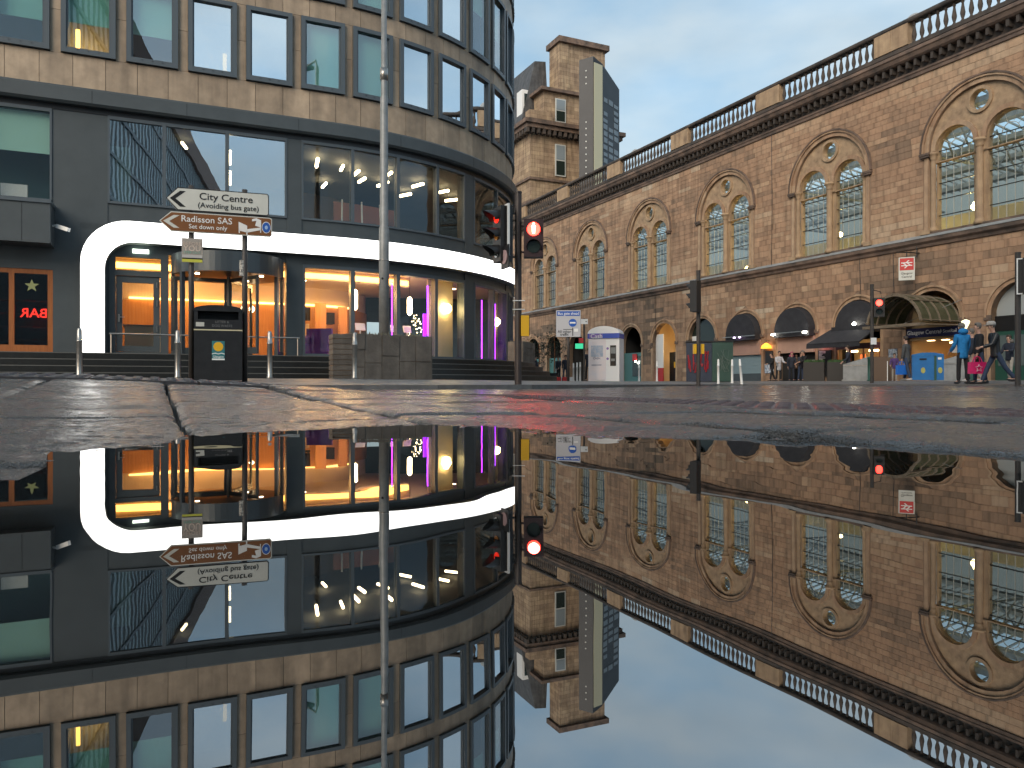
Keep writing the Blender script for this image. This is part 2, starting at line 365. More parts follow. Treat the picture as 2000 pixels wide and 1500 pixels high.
# far pavement (hotel corner and station side), with a kerb step
bm = bmesh.new()
far = [(x, y) for x, y in KERB] + [(120, -40), (120, 200), (-120, 200), (-120, -5.6)]
f = bm.faces.new([bm.verts.new((x, y, 0)) for x, y in far])
bmesh.ops.triangulate(bm, faces=bm.faces[:])
for k in range(-30, 60, 2):
    for no_ in (e1, e2):
        if k > -6 or no_ is e2:
            bmesh.ops.bisect_plane(bm, geom=bm.verts[:] + bm.edges[:] + bm.faces[:], plane_co=no_ * k, plane_no=no_)
edge = [e for e in bm.edges if e.is_boundary and all(min(segdist(v.co[:2], KERB[i], KERB[i + 1]) for i in range(len(KERB) - 1)) < 1e-3 for v in e.verts)]
r = bmesh.ops.extrude_edge_only(bm, edges=edge)
low = [g for g in r['geom'] if isinstance(g, bmesh.types.BMVert)]
lowset = set(low)
for v in bm.verts:
    v.co.z = -0.06 if v in lowset else pz(v.co.x, v.co.y)
bmesh.ops.recalc_face_normals(bm, faces=bm.faces)
me = bpy.data.meshes.new('pavement'); bm.to_mesh(me); bm.free(); me.materials.append(M_pave)
pave = put('pavement', me, kind='structure')
mb = MB(); M_kerb = mat('granite_kerb', (0.15, 0.145, 0.14), (0.09, 0.088, 0.085), scale=6, rough=0.4, bump=0.2, rnd=0.15)
kp = []
for i in range(1, len(KERB) - 1):
    a, b = Vector((*KERB[i], 0)), Vector((*KERB[i + 1], 0)); n = max(1, round((b - a).length / 0.9))
    if i == 1: a = b + (a - b) * 0.6; n = 12
    for k in range(n): kp.append((a + (b - a) * k / n, a + (b - a) * (k + 1) / n))
kerb = empty('kerb', (0, 0, 0)); kerb['kind'] = 'structure'
for a, b in kp:
    if not (-14 < a.x < 24 and a.y > 3): continue
    d = (b - a).normalized(); nrm = Vector((-d.y, d.x, 0)); a2 = a + d * 0.004; b2 = b - d * 0.004
    mb = MB(); o0 = -0.012; zt = 0.053 + 0.006
    P = [a2 + nrm * o0, b2 + nrm * o0, b2 + nrm * 0.15, a2 + nrm * 0.15]
    mb.hexa([(p.x, p.y, -0.06) for p in P] + [(p.x, p.y, zt + (0.002 if i > 1 else -0.002)) for i, p in enumerate(P)])
    mb.build('kerb_stone', M_kerb, kerb)

# near pavement: separate slabs round the puddle
nearp = empty('near_pavement', (0, 0, 0)); nearp['kind'] = 'structure'
cols = [-5.2, -4.7, -4.2, -3.75, -3.3, -2.85, -2.4, -1.95, -1.52, -1.12, -0.74, -0.36, 0.04, 0.43, 0.75, 1.21, 1.40]
from mathutils import noise as mnoise
def slab(c0, c1, d0, d1, n, m, name='slab', parent=nearp, dz=0.0, tl=(0, 0)):
    mb = MB(); vs = []; g = 0.004 + 0.005 * random.random()
    cs = [c0 + g + (c1 - c0 - 2 * g) * i / n for i in range(n + 1)]; ds = [d0 + g + (d1 - d0 - 2 * g) * j / m for j in range(m + 1)]
    for j, d in enumerate(ds):
        for i, c in enumerate(cs):
            ed = min(c - cs[0], cs[-1] - c, d - ds[0], ds[-1] - d)
            j1 = 0.006 * mnoise.noise(Vector((c * 9, d * 9, 3))) if ed < 1e-6 else 0
            p = cd(c + j1, d + j1)
            z = near_z(p.x, p.y) + dz + tl[0] * (c - (c0 + c1) / 2) + tl[1] * (d - (d0 + d1) / 2)
            z += 0.0016 * mnoise.noise(Vector((p.x * 14, p.y * 14, 0))) + 0.0016 * mnoise.noise(Vector((p.x * 55, p.y * 55, 5))) + 0.0011 * mnoise.noise(Vector((p.x * 130, p.y * 130, 2))) + 0.0022 * mnoise.noise(Vector((p.x * 4, p.y * 4, 9)))
            if ed < 0.012: z -= 0.006 * (1 - ed / 0.012) ** 1.5
            vs.append((p.x, p.y, z))
    k = n + 1
    fs = [(j * k + i, j * k + i + 1, (j + 1) * k + i + 1, (j + 1) * k + i) for j in range(m) for i in range(n)]
    ring = [i for i in range(k)] + [j * k + n for j in range(1, m + 1)] + [m * k + i for i in range(n - 1, -1, -1)] + [j * k for j in range(m - 1, 0, -1)]
    b0 = len(vs)
    for i in ring: vs.append((vs[i][0], vs[i][1], vs[i][2] - 0.05))
    q = len(ring)
    fs += [(ring[(i + 1) % q], ring[i], b0 + i, b0 + (i + 1) % q) for i in range(q)]
    mb.add(vs, fs)
    return mb.build(name, M_slab, parent, smooth=True, fix=False)
for ci in range(len(cols) - 1):
    c0, c1 = cols[ci], cols[ci + 1]
    off = [0, 0.28, 0.08, 0.36][ci % 4]
    ds = [-2.2, -1.4, -0.7, 0.05 + off * .3, 0.72 + off * .2, 1.40 + off * .35, 2.14 + off * .3, 2.86 + off * .2, 3.4]
    for k in range(len(ds) - 1):
        cc, dd = (c0 + c1) / 2, (ds[k] + ds[k + 1]) / 2
        p = cd(cc, dd); near = p.length < 2.2 and p.y > 0.2; mid = p.length < 3.6
        st = (0.007 if p.length < 1.7 and p.y > .35 else 0.012) if near else (0.02 if mid else 0.1)
        slab(c0, c1, ds[k], ds[k + 1], max(2, round((c1 - c0) / st)), max(2, round((ds[k + 1] - ds[k]) / st)),
             dz=random.uniform(-0.003, 0.006) if near else random.uniform(-0.008, 0.008), tl=(random.uniform(-.012, .012), random.uniform(-.010, .010)))
# tactile strip along both edges of the near corner
M_tact = mat('tactile_paving', (0.095, 0.085, 0.085), (0.055, 0.05, 0.05), scale=8, rough=0.28, rough2=0.5, bump=0.3, bscale=90, rnd=0.15)
M_tactr = mat('red_tactile_paving', (0.13, 0.075, 0.07), (0.075, 0.05, 0.048), scale=8, rough=0.28, rough2=0.5, bump=0.3, bscale=90, rnd=0.15)
tb = MB(); tb.box(-.195, .195, -.195, .195, -.06, 0)
for i in range(6):
    for j in range(6): tb.lathe([(0.021, 0), (0.017, 0.006)], (-.167 + i * .0668, -.167 + j * .0668, 0), 8)
tmeshes = []
for mm_ in (M_tact, M_tactr):
    o_ = tb.build('tactile_slab', mm_, nearp); tmeshes.append(o_.data); bpy.data.objects.remove(o_)
def tact(c, d, me):
    p = cd(c, d); h = 0.1
    zx = (near_z(*(cd(c + h, d))[:2]) - near_z(*(cd(c - h, d))[:2])) / (2 * h); zy = (near_z(*(cd(c, d + h))[:2]) - near_z(*(cd(c, d - h))[:2])) / (2 * h)
    o = put('tactile_slab', me, nearp, loc=(p.x, p.y, near_z(p.x, p.y) + 0.001))
    o.rotation_euler = Vector((-zx, -zy, 1)).normalized().to_track_quat('Z', 'Y').to_euler() if False else (math.atan(zy), -math.atan(zx), R_(25))
for i in range(16): tact(1.57 - 0.4 * i, 3.6, tmeshes[0])
for j in range(13): tact(1.57, 3.2 - 0.4 * j, tmeshes[1])
# puddle
wm = bpy.data.materials.new('still_water'); wm.use_nodes = True
wb = wm.node_tree.nodes['Principled BSDF']; wb.inputs['Base Color'].default_value = (0.010, 0.010, 0.009, 1); wb.inputs['Roughness'].default_value = 0.0; wb.inputs['IOR'].default_value = 4.8
wn = wm.node_tree.nodes.new('ShaderNodeTexNoise'); wn.inputs['Scale'].default_value = 9; wn.inputs['Detail'].default_value = 1
wbp = wm.node_tree.nodes.new('ShaderNodeBump'); wbp.inputs['Strength'].default_value = 0.022; wbp.inputs['Distance'].default_value = 0.01
wtc = wm.node_tree.nodes.new('ShaderNodeTexCoord')
wm.node_tree.links.new(wtc.outputs['Object'], wn.inputs['Vector']); wm.node_tree.links.new(wn.outputs[0], wbp.inputs['Height']); wm.node_tree.links.new(wbp.outputs[0], wb.inputs['Normal'])
mb = MB(); cx, cy = 0.1, 0.2
mb.add([(cx + (x - cx) * 1.12, cy + (y - cy) * 1.12, 0) for x, y in PUD], [tuple(range(len(PUD)))[::-1]])
pud = mb.build('puddle', wm, kind='structure')
# road markings
M_line = mat('worn_white_line', (0.55, 0.55, 0.53), (0.25, 0.26, 0.27), scale=9, rough=0.5)
M_yline = mat('worn_yellow_line', (0.55, 0.42, 0.10), (0.3, 0.25, 0.12), scale=9, rough=0.5)
mk_ = empty('road_markings', (0, 0, 0)); mk_['kind'] = 'structure'
for i in range(14):
    p = cd(8.2 + 0.62 * i, 6.6 - 0.22 * i); mb = MB(); mb.obox((p.x, p.y, road_z(p.x, p.y) + 0.004), (0.38, 0.14, 0.002), R_(25 - 20)); mb.build('dash', M_line, mk_)
for c, d, w, l, rz in ((7.5, 16.5, 1.6, .1, 40), (9.6, 17.2, 1.6, .1, 8), (-1.2, 9.2, 3.4, .12, 25)):
    p = cd(c, d); mb = MB(); mb.obox((p.x, p.y, road_z(p.x, p.y) + 0.005), (w, l, 0.002), R_(rz)); mb.build('line', M_yline if c > 0 else M_line, mk_)

# ------------------------------------------------------------------ curved corner hotel
HR, HT = 9.27, R_(24); TX, TY = -5.5, 22.98
CX, CY = TX - HR * math.sin(HT), TY + HR * math.cos(HT); ARC = HR * math.pi / 2
def HP(a, off=0.0, z=0.0):
    if a < 0: return Vector((TX + a * math.cos(HT) + off * math.sin(HT), TY + a * math.sin(HT) - off * math.cos(HT), z))
    q = HT + min(a, ARC) / HR; p = Vector((CX + (HR + off) * math.sin(q), CY - (HR + off) * math.cos(q), z))
    if a > ARC: p += Vector((math.cos(q), math.sin(q), 0)) * (a - ARC)
    return p
def hyaw(a): return HT + max(0, min(a, ARC)) / HR
def sweep(mb, a0, a1, sec, st=0.4):      # closed section [(off,z)] swept along the facade line
    br = [a0] + [q for q in (0.0, ARC) if a0 < q < a1] + [a1]; A = [a0]
    for i in range(len(br) - 1):
        k = 1 if br[i + 1] <= 0 or br[i] >= ARC else max(1, math.ceil((br[i + 1] - br[i]) / st))
        A += [br[i] + (br[i + 1] - br[i]) * (j + 1) / k for j in range(k)]
    n = len(sec); vs = [HP(a, o, z) for a in A for o, z in sec]
    fs = [(i * n + k, i * n + (k + 1) % n, (i + 1) * n + (k + 1) % n, (i + 1) * n + k) for i in range(len(A) - 1) for k in range(n)]
    fs += [tuple(range(n))[::-1], tuple(range((len(A) - 1) * n, len(A) * n))]
    mb.add(vs, fs)
def hb(mb, a0, a1, o0, o1, z0, z1, st=0.4): sweep(mb, a0, a1, [(o0, z0), (o1, z0), (o1, z1), (o0, z1)], st)
hotel = empty('hotel', (TX, TY, 0)); tag(hotel, 'dark curved corner hotel with stone upper floors and glowing white entrance band', 'hotel')
def H(name, material, parent=None, *boxes, smooth=False, st=0.4, kind=None):
    joined = 'frame' in name or 'leaf' in name or 'handle' in name or len(boxes) == 1
    for grp in ([boxes] if joined else [[b] for b in boxes]):
        mb = MB()
        for b in grp: hb(mb, *b, st)
        o = mb.build(name, material, parent or hotel, world=True, smooth=smooth, kind=kind)
    return o
A0, A1 = -20.0, 34.0
GF = 0.88
# stone cladding panels, one by one
WIN = [-0.155 + 1.535 * k for k in range(-7, 9)]
bands = [(7.86, 8.76), (10.93, 11.46), (14.28, 15.1), (17.2, 18.4)]
for z0, z1 in bands:
    a = 0.22 - 0.765 * 14
    H('wall_core', M_dint, None, (A0, A1, -0.35, -0.03, z0 + .01, z1 - .01))
    while a < 12.3:
        H('cladding_panel', M_clad, None, (a + 0.006, a + 0.759, -0.03, 0.012 + random.uniform(0, .006), z0 + .004, z1 - .004))
        a += 0.765
    H('cladding_end', M_clad, None, (A0, 0.22 - 0.765 * 14, -.03, .012, z0, z1), (a, A1, -.03, .012, z0, z1))
for wz0, wz1 in ((8.76, 10.93), (11.46, 14.28), (15.1, 17.2)):
    H('cladding_end', M_clad, None, (A0, WIN[0] - .64, -.3, .012, wz0, wz1), (WIN[-1] + .64, A1, -.3, .012, wz0, wz1))
    for k, c in enumerate(WIN[:-1]):
        zm = wz0 + (wz1 - wz0) * 0.52
        H('cladding_panel', M_clad, None, (c + .646, c + 1.535 - .646, -.3, .010, wz0 + .004, zm - .004))
        H('cladding_panel', M_clad, None, (c + .646, c + 1.535 - .646, -.3, .014, zm + .004, wz1 - .004))
H('parapet', M_dark, None, (A0, A1, -0.4, 0.06, 18.4, 18.75))
M_curt = mat('pale_curtain', (0.55, 0.50, 0.44), rough=0.9)
M_salmon = mat('salmon_panel', (0.45, 0.17, 0.12), rough=0.7)
def upper_window(c, z0, z1, blind=None, lamp=None, curt=False):
    w = empty('window', HP(c, 0, z0) - Vector((TX, TY, 0)), 0, hotel)
    hw = .64; fr = .12
    H('frame', M_frame, w, (c - hw, c - hw + fr, -.2, .10, z0, z1), (c + hw - fr, c + hw, -.2, .10, z0, z1),
      (c - hw + fr, c + hw - fr, -.2, .102, z0, z0 + .14), (c - hw + fr, c + hw - fr, -.2, .102, z1 - fr, z1))
    H('inner_frame', M_frame, w, (c - hw + fr, c - hw + fr + .04, -.1, .05, z0 + .14, z1 - fr), (c + hw - fr - .04, c + hw - fr, -.1, .05, z0 + .14, z1 - fr))
    H('pane', M_glass_bl if blind else M_glass_up, w, (c - hw + fr + .04, c + hw - fr - .04, -.012, .0, z0 + .14, z1 - fr), st=5)
    for k in (-.25, 0, .25): H('bolt', M_black, w, (c + k - .012, c + k + .012, .10, .112, z0 + .08, z0 + .10))
    if blind: H('blind', M_blind, w, (c - hw + fr, c + hw - fr, -.16, -.14, z1 - (z1 - z0) * blind, z1 - .05))
    if lamp: H('room_lamp', M_warm, w, (c + lamp - .05, c + lamp + .05, -.50, -.45, z0 + .15, z0 + .85)); H('room_wall', M_ceil, w, (c - .62, c + .62, -1.6, -1.55, z0, z1)); lamp_light(HP(c + lamp * .5, -.9, z0 + .6), (1.0, .58, .2), 14)
    if curt: H('curtain', M_curt, w, (c - .5, c - .1, -.3, -.26, z0 + .1, z0 + 1.0))
for k, c in enumerate(WIN):
    j = k - 7
    upper_window(c, 8.78, 10.91, {-5: .62, -4: .58, -3: .6, 0: .95, 1: .97}.get(j), {-4: -.3, -2: .35}.get(j), j in (3,))
    if c > -2: upper_window(c, 11.48, 14.26, {1: .97, 4: .4, 5: .5}.get(j)); 
    else: upper_window(c, 11.48, 14.26, .5 if j % 2 else None)
    upper_window(c, 15.12, 17.18)
H('interior_wall', M_dint, None, (A0, A1, -3.2, -3.0, 7.5, 18.3))
H('floor_slab', M_dint, None, (A0, A1, -3.0, -.35, 8.3, 8.45), (A0, A1, -3.0, -.35, 11.1, 11.25), (A0, A1, -3.0, -.35, 14.7, 14.85), (A0, A1, -8.0, -.35, 18.1, 18.3))
# dark cornice band above the first floor
mb = MB(); sweep(mb, A0, A1, [(-.3, 7.40), (.20, 7.40), (.26, 7.46), (.26, 7.80), (.20, 7.86), (-.3, 7.86)]); mb.build('cornice_band', M_dark, hotel, world=True)
H('shadow_gap', M_black, None, (A0, A1, -.3, .04, 7.26, 7.40))
for a in (-9.3, -6.2, -3.9, -.9, 2.2, 5.3, 8.4): H('band_joint', M_black, None, (a - .005, a + .005, .255, .263, 7.46, 7.80))
# first-floor curtain wall
FFZ0, FFZ1 = 4.92, 7.26
H('pier', M_dark, None, (-7.14, -5.85, -.3, .02, 4.2, FFZ1), (-1.2, -.78, -.3, .03, 4.45, FFZ1), (5.1, 5.62, -.3, .03, 4.45, FFZ1), (11.2, 11.7, -.3, .03, 4.45, FFZ1), (A0, -10.2, -.3, .02, 4.2, FFZ1))
H('spandrel', M_dark, None, (-5.85, -1.2, -.2, .0, 4.35, FFZ0), (-.78, 5.1, -.2, .0, 4.35, FFZ0), (5.62, 11.2, -.2, .0, 4.35, FFZ0), (11.7, A1, -.2, 0, 4.35, FFZ0))
FF = [(-10.2, -8.7), (-8.7, -7.14), (-5.85, -4.47), (-4.47, -2.84), (-2.84, -1.2), (-.78, .73), (.73, 2.23), (2.23, 3.77), (3.77, 5.1), (5.62, 7.4), (7.4, 9.2), (9.2, 11.2), (11.7, 14), (14, 17)]
for i, (a, b) in enumerate(FF):
    w = empty('glazing_bay', HP(a, 0, FFZ0) - Vector((TX, TY, 0)), 0, hotel)
    z0 = FFZ0 if a > -7 else 4.75
    H('mullion', M_frame, w, (a, a + .05, -.14, .05, z0, FFZ1), (b - .05, b, -.14, .05, z0, FFZ1))
    H('transom', M_frame, w, (a + .05, b - .05, -.14, .045, z0, z0 + .06), (a + .05, b - .05, -.14, .045, FFZ1 - .09, FFZ1))
    H('pane', M_glass_ff if -7 < a < -1 else M_glass_ff2, w, (a + .05, b - .05, -.03, -.018, z0 + .06, FFZ1 - .09), st=5)
    if a < -7: H('blind', M_blind, w, (a + .06, b - .06, -.16, -.14, 6.1, FFZ1 - .1)); H('white_box', M_white, w, (a + .35, a + .95, -.5, -.4, 4.8, 5.3)); H('inner_panel', mat('deep_teal_wall', (.03, .10, .11), rough=.7), w, (a + .06, b - .06, -1.2, -1.15, 4.6, 7.2))
    if i == 2: H('blind', M_blind, w, (a + .06, a + .55, -.16, -.14, z0 + .1, FFZ1 - .75))
H('first_floor_slab', M_dint, None, (A0, A1, -6.5, -.2, 4.3, 4.6)); H('first_floor_ceiling', M_dint, None, (A0, A1, -6.5, -.3, 7.3, 7.36))
H('first_floor_wall', mat('brown_interior', (0.10, 0.075, 0.06), rough=.8), None, (A0, A1, -6.6, -6.5, 4.6, 7.3))
H('salmon_partition', M_salmon, None, (.75, 3.7, -2.2, -2.1, 4.62, 6.05))
for a in (.9, 1.75, 2.6, 3.4):
    mb = MB(); mb.tube([HP(a, -1.6, 4.62), HP(a + .12, -1.9, 6.1)], .03, 6); mb.build('chair_strut', M_white, hotel, world=True)
H('dark_seat', M_blackmatt, None, (.9, 2.0, -1.5, -1.0, 4.62, 5.05), (2.3, 3.3, -1.5, -1.0, 4.62, 5.02))
for a, o, ln in ((-.1, -1.2, .9), (.95, -1.6, .55), (1.75, -1.9, .8), (2.5, -2.6, .6), (2.9, -1.4, .5), (3.7, -2.5, .7), (-4.0, -1.2, .5), (4.9, -1.7, .6), (6.4, -1.5, .6), (6.1, -3.0, .6), (8.0, -1.6, .7), (1.2, -4, .6)):
    mb = MB(); p, q = HP(a, o, 7.12), HP(a + .12, o - ln, 7.12); mb.tube([p, q], .05, 6); mb.build('ceiling_light', M_warmw, hotel, world=True)
for zz in (6.55, 5.95):
    mb = MB(); mb.tube([HP(-2.72, -.9, zz), HP(-2.72, -.9, zz + .42)], .055, 8); mb.build('pendant_lamp', M_warmw, hotel, world=True)
# ground floor
H('pier', M_dark, None, (-7.0, -6.5, -.3, .03, .3, 4.35), (-1.22, -.74, -.3, .04, GF, 4.35), (5.08, 5.62, -.3, .04, GF, 4.35), (8.5, 8.9, -.3, .03, GF, 4.35), (11.2, 11.7, -.3, .03, GF, 4.35), (-5.89, -5.82, -.2, .02, GF, 4.35))
H('head_panel', M_dark, None, (-6.5, -5.8, -.25, .02, GF, 4.35), (-5.82, -1.22, -.25, .0, 3.62, 4.35), (-.74, 5.08, -.25, .0, 3.6, 4.35), (5.62, 8.5, -.25, .0, 3.6, 4.35), (8.9, 11.2, -.25, 0, 3.6, 4.35), (11.7, A1, -.25, 0, GF, 4.35))
GB = [(-.74, .73), (.73, 2.23), (2.23, 3.70), (3.70, 5.08), (5.62, 7.05), (7.05, 8.5), (8.9, 11.2)]
for i, (a, b) in enumerate(GB):
    w = empty('shopfront_bay', HP(a, 0, GF) - Vector((TX, TY, 0)), 0, hotel)
    H('mullion', M_frame, w, (a, a + .06, -.16, .06, GF, 3.6), (b - .06, b, -.16, .06, GF, 3.6))
    H('transom', M_frame, w, (a + .06, b - .06, -.16, .055, GF, GF + .09), (a + .06, b - .06, -.16, .055, 3.5, 3.6))
    H('pane', M_glass_gf, w, (a + .06, b - .06, -.03, -.018, GF + .09, 3.5), st=5)
# side door with transom light
door = empty('side_door', HP(-5.2, 0, GF) - Vector((TX, TY, 0)), 0, hotel)
H('door_frame', M_dark, door, (-5.82, -5.66, -.12, .04, GF, 3.62), (-4.56, -4.36, -.16, .05, GF, 3.62), (-5.66, -4.56, -.12, .04, 3.0, 3.14), (-5.66, -4.56, -.12, .04, GF, GF + .06), (-5.66, -4.56, -.12, .04, 3.5, 3.62))
H('door_leaf', M_dark, door, (-5.65, -5.5, -.08, .0, GF + .07, 2.99), (-4.74, -4.58, -.08, .0, GF + .07, 2.99), (-5.5, -4.74, -.08, 0, 2.82, 2.99), (-5.5, -4.74, -.08, 0, GF + .07, GF + .22))
H('door_pane', M_glass_gf, door, (-5.5, -4.74, -.045, -.035, GF + .22, 2.82)); H('transom_pane', M_glass_gf, door, (-5.66, -4.56, -.045, -.035, 3.14, 3.5))
H('door_handle', M_steel, door, (-5.60, -5.56, .0, .06, 1.75, 1.95), (-5.60, -5.44, .05, .075, 1.86, 1.89))
for z in (1.5, 2.2, 2.7): H('hinge', M_steel, door, (-4.66, -4.64, .0, .03, z, z + .16))
H('exit_light', mat('exit_light', (.9, 1, .9), emit=(.85, 1, .82), estr=2.2), door, (-5.25, -4.85, .04, .12, 3.62, 3.72))
# revolving door
rev = empty('revolving_door', HP(-2.8, 0, GF) - Vector((TX, TY, 0)), 0, hotel)
rc = HP(-2.8, 0.0); RR = 1.5; M_drum = mat('drum_metal', (0.055, 0.068, 0.078), rough=0.3, metal=0.3)
def ringarc(mb, r0, r1, z0, z1, q0, q1, n=24):
    vs = []
    for i in range(n + 1):
        q = q0 + (q1 - q0) * i / n; d = Vector((math.cos(q), math.sin(q), 0))
        for r, z in ((r0, z0), (r1, z0), (r1, z1), (r0, z1)): vs.append(rc + d * r + Vector((0, 0, z)))
    fs = [(i * 4 + k, i * 4 + (k + 1) % 4, i * 4 + 4 + (k + 1) % 4, i * 4 + 4 + k) for i in range(n) for k in range(4)] + [(0, 1, 2, 3), (n * 4, n * 4 + 1, n * 4 + 2, n * 4 + 3)]
    mb.add(vs, fs)
out_ = hyaw(-2.8) - math.pi / 2      # direction out of the facade
mb = MB(); ringarc(mb, RR - .06, RR, 3.08, 3.62, out_ - math.pi / 2, out_ + math.pi / 2, 32); mb.build('drum_fascia', M_drum, rev, world=True, smooth=False)
mb = MB(); ringarc(mb, 0.02, RR - .06, 3.10, 3.14, 0, 2 * math.pi, 32); mb.build('drum_ceiling', M_black, rev, world=True)
mb = MB(); ringarc(mb, 0.02, RR - .03, 3.56, 3.60, out_ - math.pi / 2, out_ + math.pi / 2, 32); mb.build('drum_roof', M_drum, rev, world=True)
for sg in (-1, 1):
    for q0, q1 in ((1.02, 1.57),):
        mb = MB(); ringarc(mb, RR - .04, RR - .028, GF + .1, 3.08, out_ + sg * q0, out_ + sg * q1, 12); mb.build('curved_pane', M_glass_gf, rev, world=True)
        mb = MB(); ringarc(mb, RR - .07, RR, GF, GF + .1, out_ + sg * q0, out_ + sg * q1, 12); mb.build('base_rail', M_drum, rev, world=True)
    for q in (1.0, 1.54):
        d = Vector((math.cos(out_ + sg * q), math.sin(out_ + sg * q), 0)); mb = MB()
        mb.obox(rc + d * (RR - .05) + Vector((0, 0, (GF + 3.08) / 2)), (.1, .1, 3.08 - GF), out_ + sg * q); mb.build('drum_post', M_drum, rev, world=True)
mb = MB(); mb.tube([rc + Vector((0, 0, GF)), rc + Vector((0, 0, 3.1))], .05, 10); mb.build('spindle', M_drum, rev, world=True)
for k in range(3):
    q = out_ + .5 + k * 2.0944; d = Vector((math.cos(q), math.sin(q), 0))
    mb = MB()
    for r0, r1, z0, z1 in ((.05, .12, GF + .02, 3.05), (1.33, 1.41, GF + .02, 3.05), (.12, 1.33, GF + .02, GF + .2), (.12, 1.33, 2.95, 3.05)):
        mb.obox(rc + d * ((r0 + r1) / 2) + Vector((0, 0, (z0 + z1) / 2)), (r1 - r0, .05, z1 - z0), q)
    wing = mb.build('door_wing', M_drum, rev, world=True)
    mb = MB(); mb.obox(rc + d * .725 + Vector((0, 0, (GF + 3.15) / 2)), (1.21, .01, 2.75 - GF), q); mb.build('wing_pane', M_glass_gf, rev, world=True)
for q, r in ((-1.0, 1.0), (.9, 1.05), (2.4, .8)):
    d = Vector((math.cos(out_ + q), math.sin(out_ + q), 0)); mb = MB(); mb.lathe([(.06, 3.085), (.06, 3.1)], rc + d * r, 10); mb.build('spot_light', M_warmw, rev, world=True)
H('facade_pane', M_glass_gf, rev, (-1.3, -1.23, -.05, -.04, GF, 3.6))
# lobby behind the glass
H('lobby_floor', M_lobfloor, None, (-7, 12, -7, -.02, .6, GF)); H('lobby_ceiling', M_ceil, None, (-7, 12, -7, -.26, 3.66, 3.72))
H('lobby_wall', M_wood, None, (-7, 12, -6.2, -6.0, GF, 2.95)); H('lobby_upper_wall', M_ceil, None, (-7, 12, -6.15, -6.05, 2.95, 3.66))
H('bulkhead', M_ceil, None, (-5.82, 3.7, -1.5, -1.32, 3.34, 3.66))
H('cove_light', M_warm, None, (-5.8, 3.6, -1.32, -1.28, 3.38, 3.54)); H('cove_light', mat('added_cove_light', (1, .6, .2), emit=(1.0, .5, .13), estr=4), None, (-5.6, 6.0, -5.95, -5.9, 2.98, 3.04))  # second strip, along the back wall, is added to warm the lobby
for a, o in ((-5.0, -2.6), (-4.6, -4.2), (-3.4, -3.0), (-2.0, -4.4), (-1.5, -2.6), (.1, -2.4), (-.1, -4.0), (1.4, -3.2), (1.9, -2.2), (3.0, -3.4), (6.3, -2.0), (7.6, -1.8)):
    mb = MB(); mb.lathe([(.09, 3.645), (.09, 3.662)], HP(a, o), 10); mb.build('ceiling_spot', M_warmw, hotel, world=True)
for a, o, z0, z1 in ((1.17, -1.0, 2.42, 3.07), (3.5, -1.1, 2.38, 2.98), (-.5, -1.9, 2.45, 2.62), (-1.9, -3, 2.4, 2.6)):
    mb = MB(); p = HP(a, o); mb.lathe([(.03, z0), (.08, z0 + .06), (.08, z1 - .06), (.03, z1)], p, 10)
    pl = mb.build('pendant_lamp', M_warmw, hotel, world=True, smooth=True)
    mb = MB(); mb.tube([p + Vector((0, 0, z1)), p + Vector((0, 0, 3.66))], .006, 5); mb.build('cable', M_black, pl, loc=(0, 0, 0))
for a, o, z0, z1 in ((.84, -.3, GF, 3.2), (2.19, -.3, GF, 3.25), (3.62, -.3, GF, 3.3), (6.75, -.3, GF, 3.1), (8.1, -.3, GF, 3.1)):
    mb = MB(); mb.tube([HP(a, o, z0), HP(a, o, z1)], .018, 6); mb.build('purple_light_tube', M_purple, hotel, world=True)
    mb = MB(); mb.tube([HP(a, o, z1 + .02), HP(a + .25, o, z1 + .02)], .012, 5); mb.build('tube_bracket', M_black, hotel, world=True)
H('purple_screen', mat('purple_screen', (.25, .03, .6), emit=(.35, .01, .95), estr=1.2), None, (4.0, 4.3, -.95, -.9, GF, 2.45))
H('purple_screen', MATS['purple_screen'], None, (7.0, 7.7, -1.0, -.95, GF, 1.9))
H('cream_panel', M_cream, None, (3.78, 5.02, -.5, -.44, GF + .05, 3.55)); H('cream_panel', M_cream, None, (7.9, 9.6, -.5, -.44, GF + .05, 3.55))
for a, z in ((4.55, 2.62), (8.6, 2.45)):
    mb = MB(); mb.ball(HP(a, -.33, z), .17, 14, 8); g_ = mb.build('globe_lamp', M_globe, hotel, world=True, smooth=True)
    mb = MB(); mb.ball(HP(a, -.15, z), .028, 8, 6); mb.build('lamp_boss', M_black, hotel, world=True)
for a, o, e in ((-5.1, -2.4, 42), (-2.6, -3.4, 55), (-.1, -2.4, 48), (1.5, -2.6, 48), (3.0, -2.8, 30), (-4.0, -4.8, 40)): lamp_light(HP(a, o, 3.25), (1.0, .50, .16), e)
for a, z in ((4.55, 2.62), (8.6, 2.45)): lamp_light(HP(a, -.12, z), (1.0, .58, .16), 8)
M_desk = mat('reception_desk', (0.55, 0.46, 0.34), rough=.4)
H('reception_desk', M_desk, None, (-5.5, -4.5, -1.7, -1.1, GF, 1.72)); H('desk_top', M_grime, None, (-5.55, -4.45, -1.75, -1.05, 1.72, 1.76))
H('bar_counter', M_desk, None, (1.6, 4.9, -1.9, -1.5, GF, 1.62)); H('bar_top', M_white, None, (1.55, 5.0, -1.95, -1.45, 1.62, 1.68))
H('picture_panel', M_cream, None, (-.2, .35, -4.6, -4.5, 1.5, 2.2)); H('dark_shelf', M_blackmatt, None, (1.1, 1.9, -4.5, -4.2, 2.2, 2.6), (-.3, .3, -4.4, -4.2, 2.3, 2.75))
H('timber_fin', M_wood, None, (.35, .95, -3.6, -3.5, GF, 2.85), (1.95, 2.5, -4.0, -3.9, GF, 2.8), (-4.2, -3.7, -5.2, -5.1, GF, 2.9))
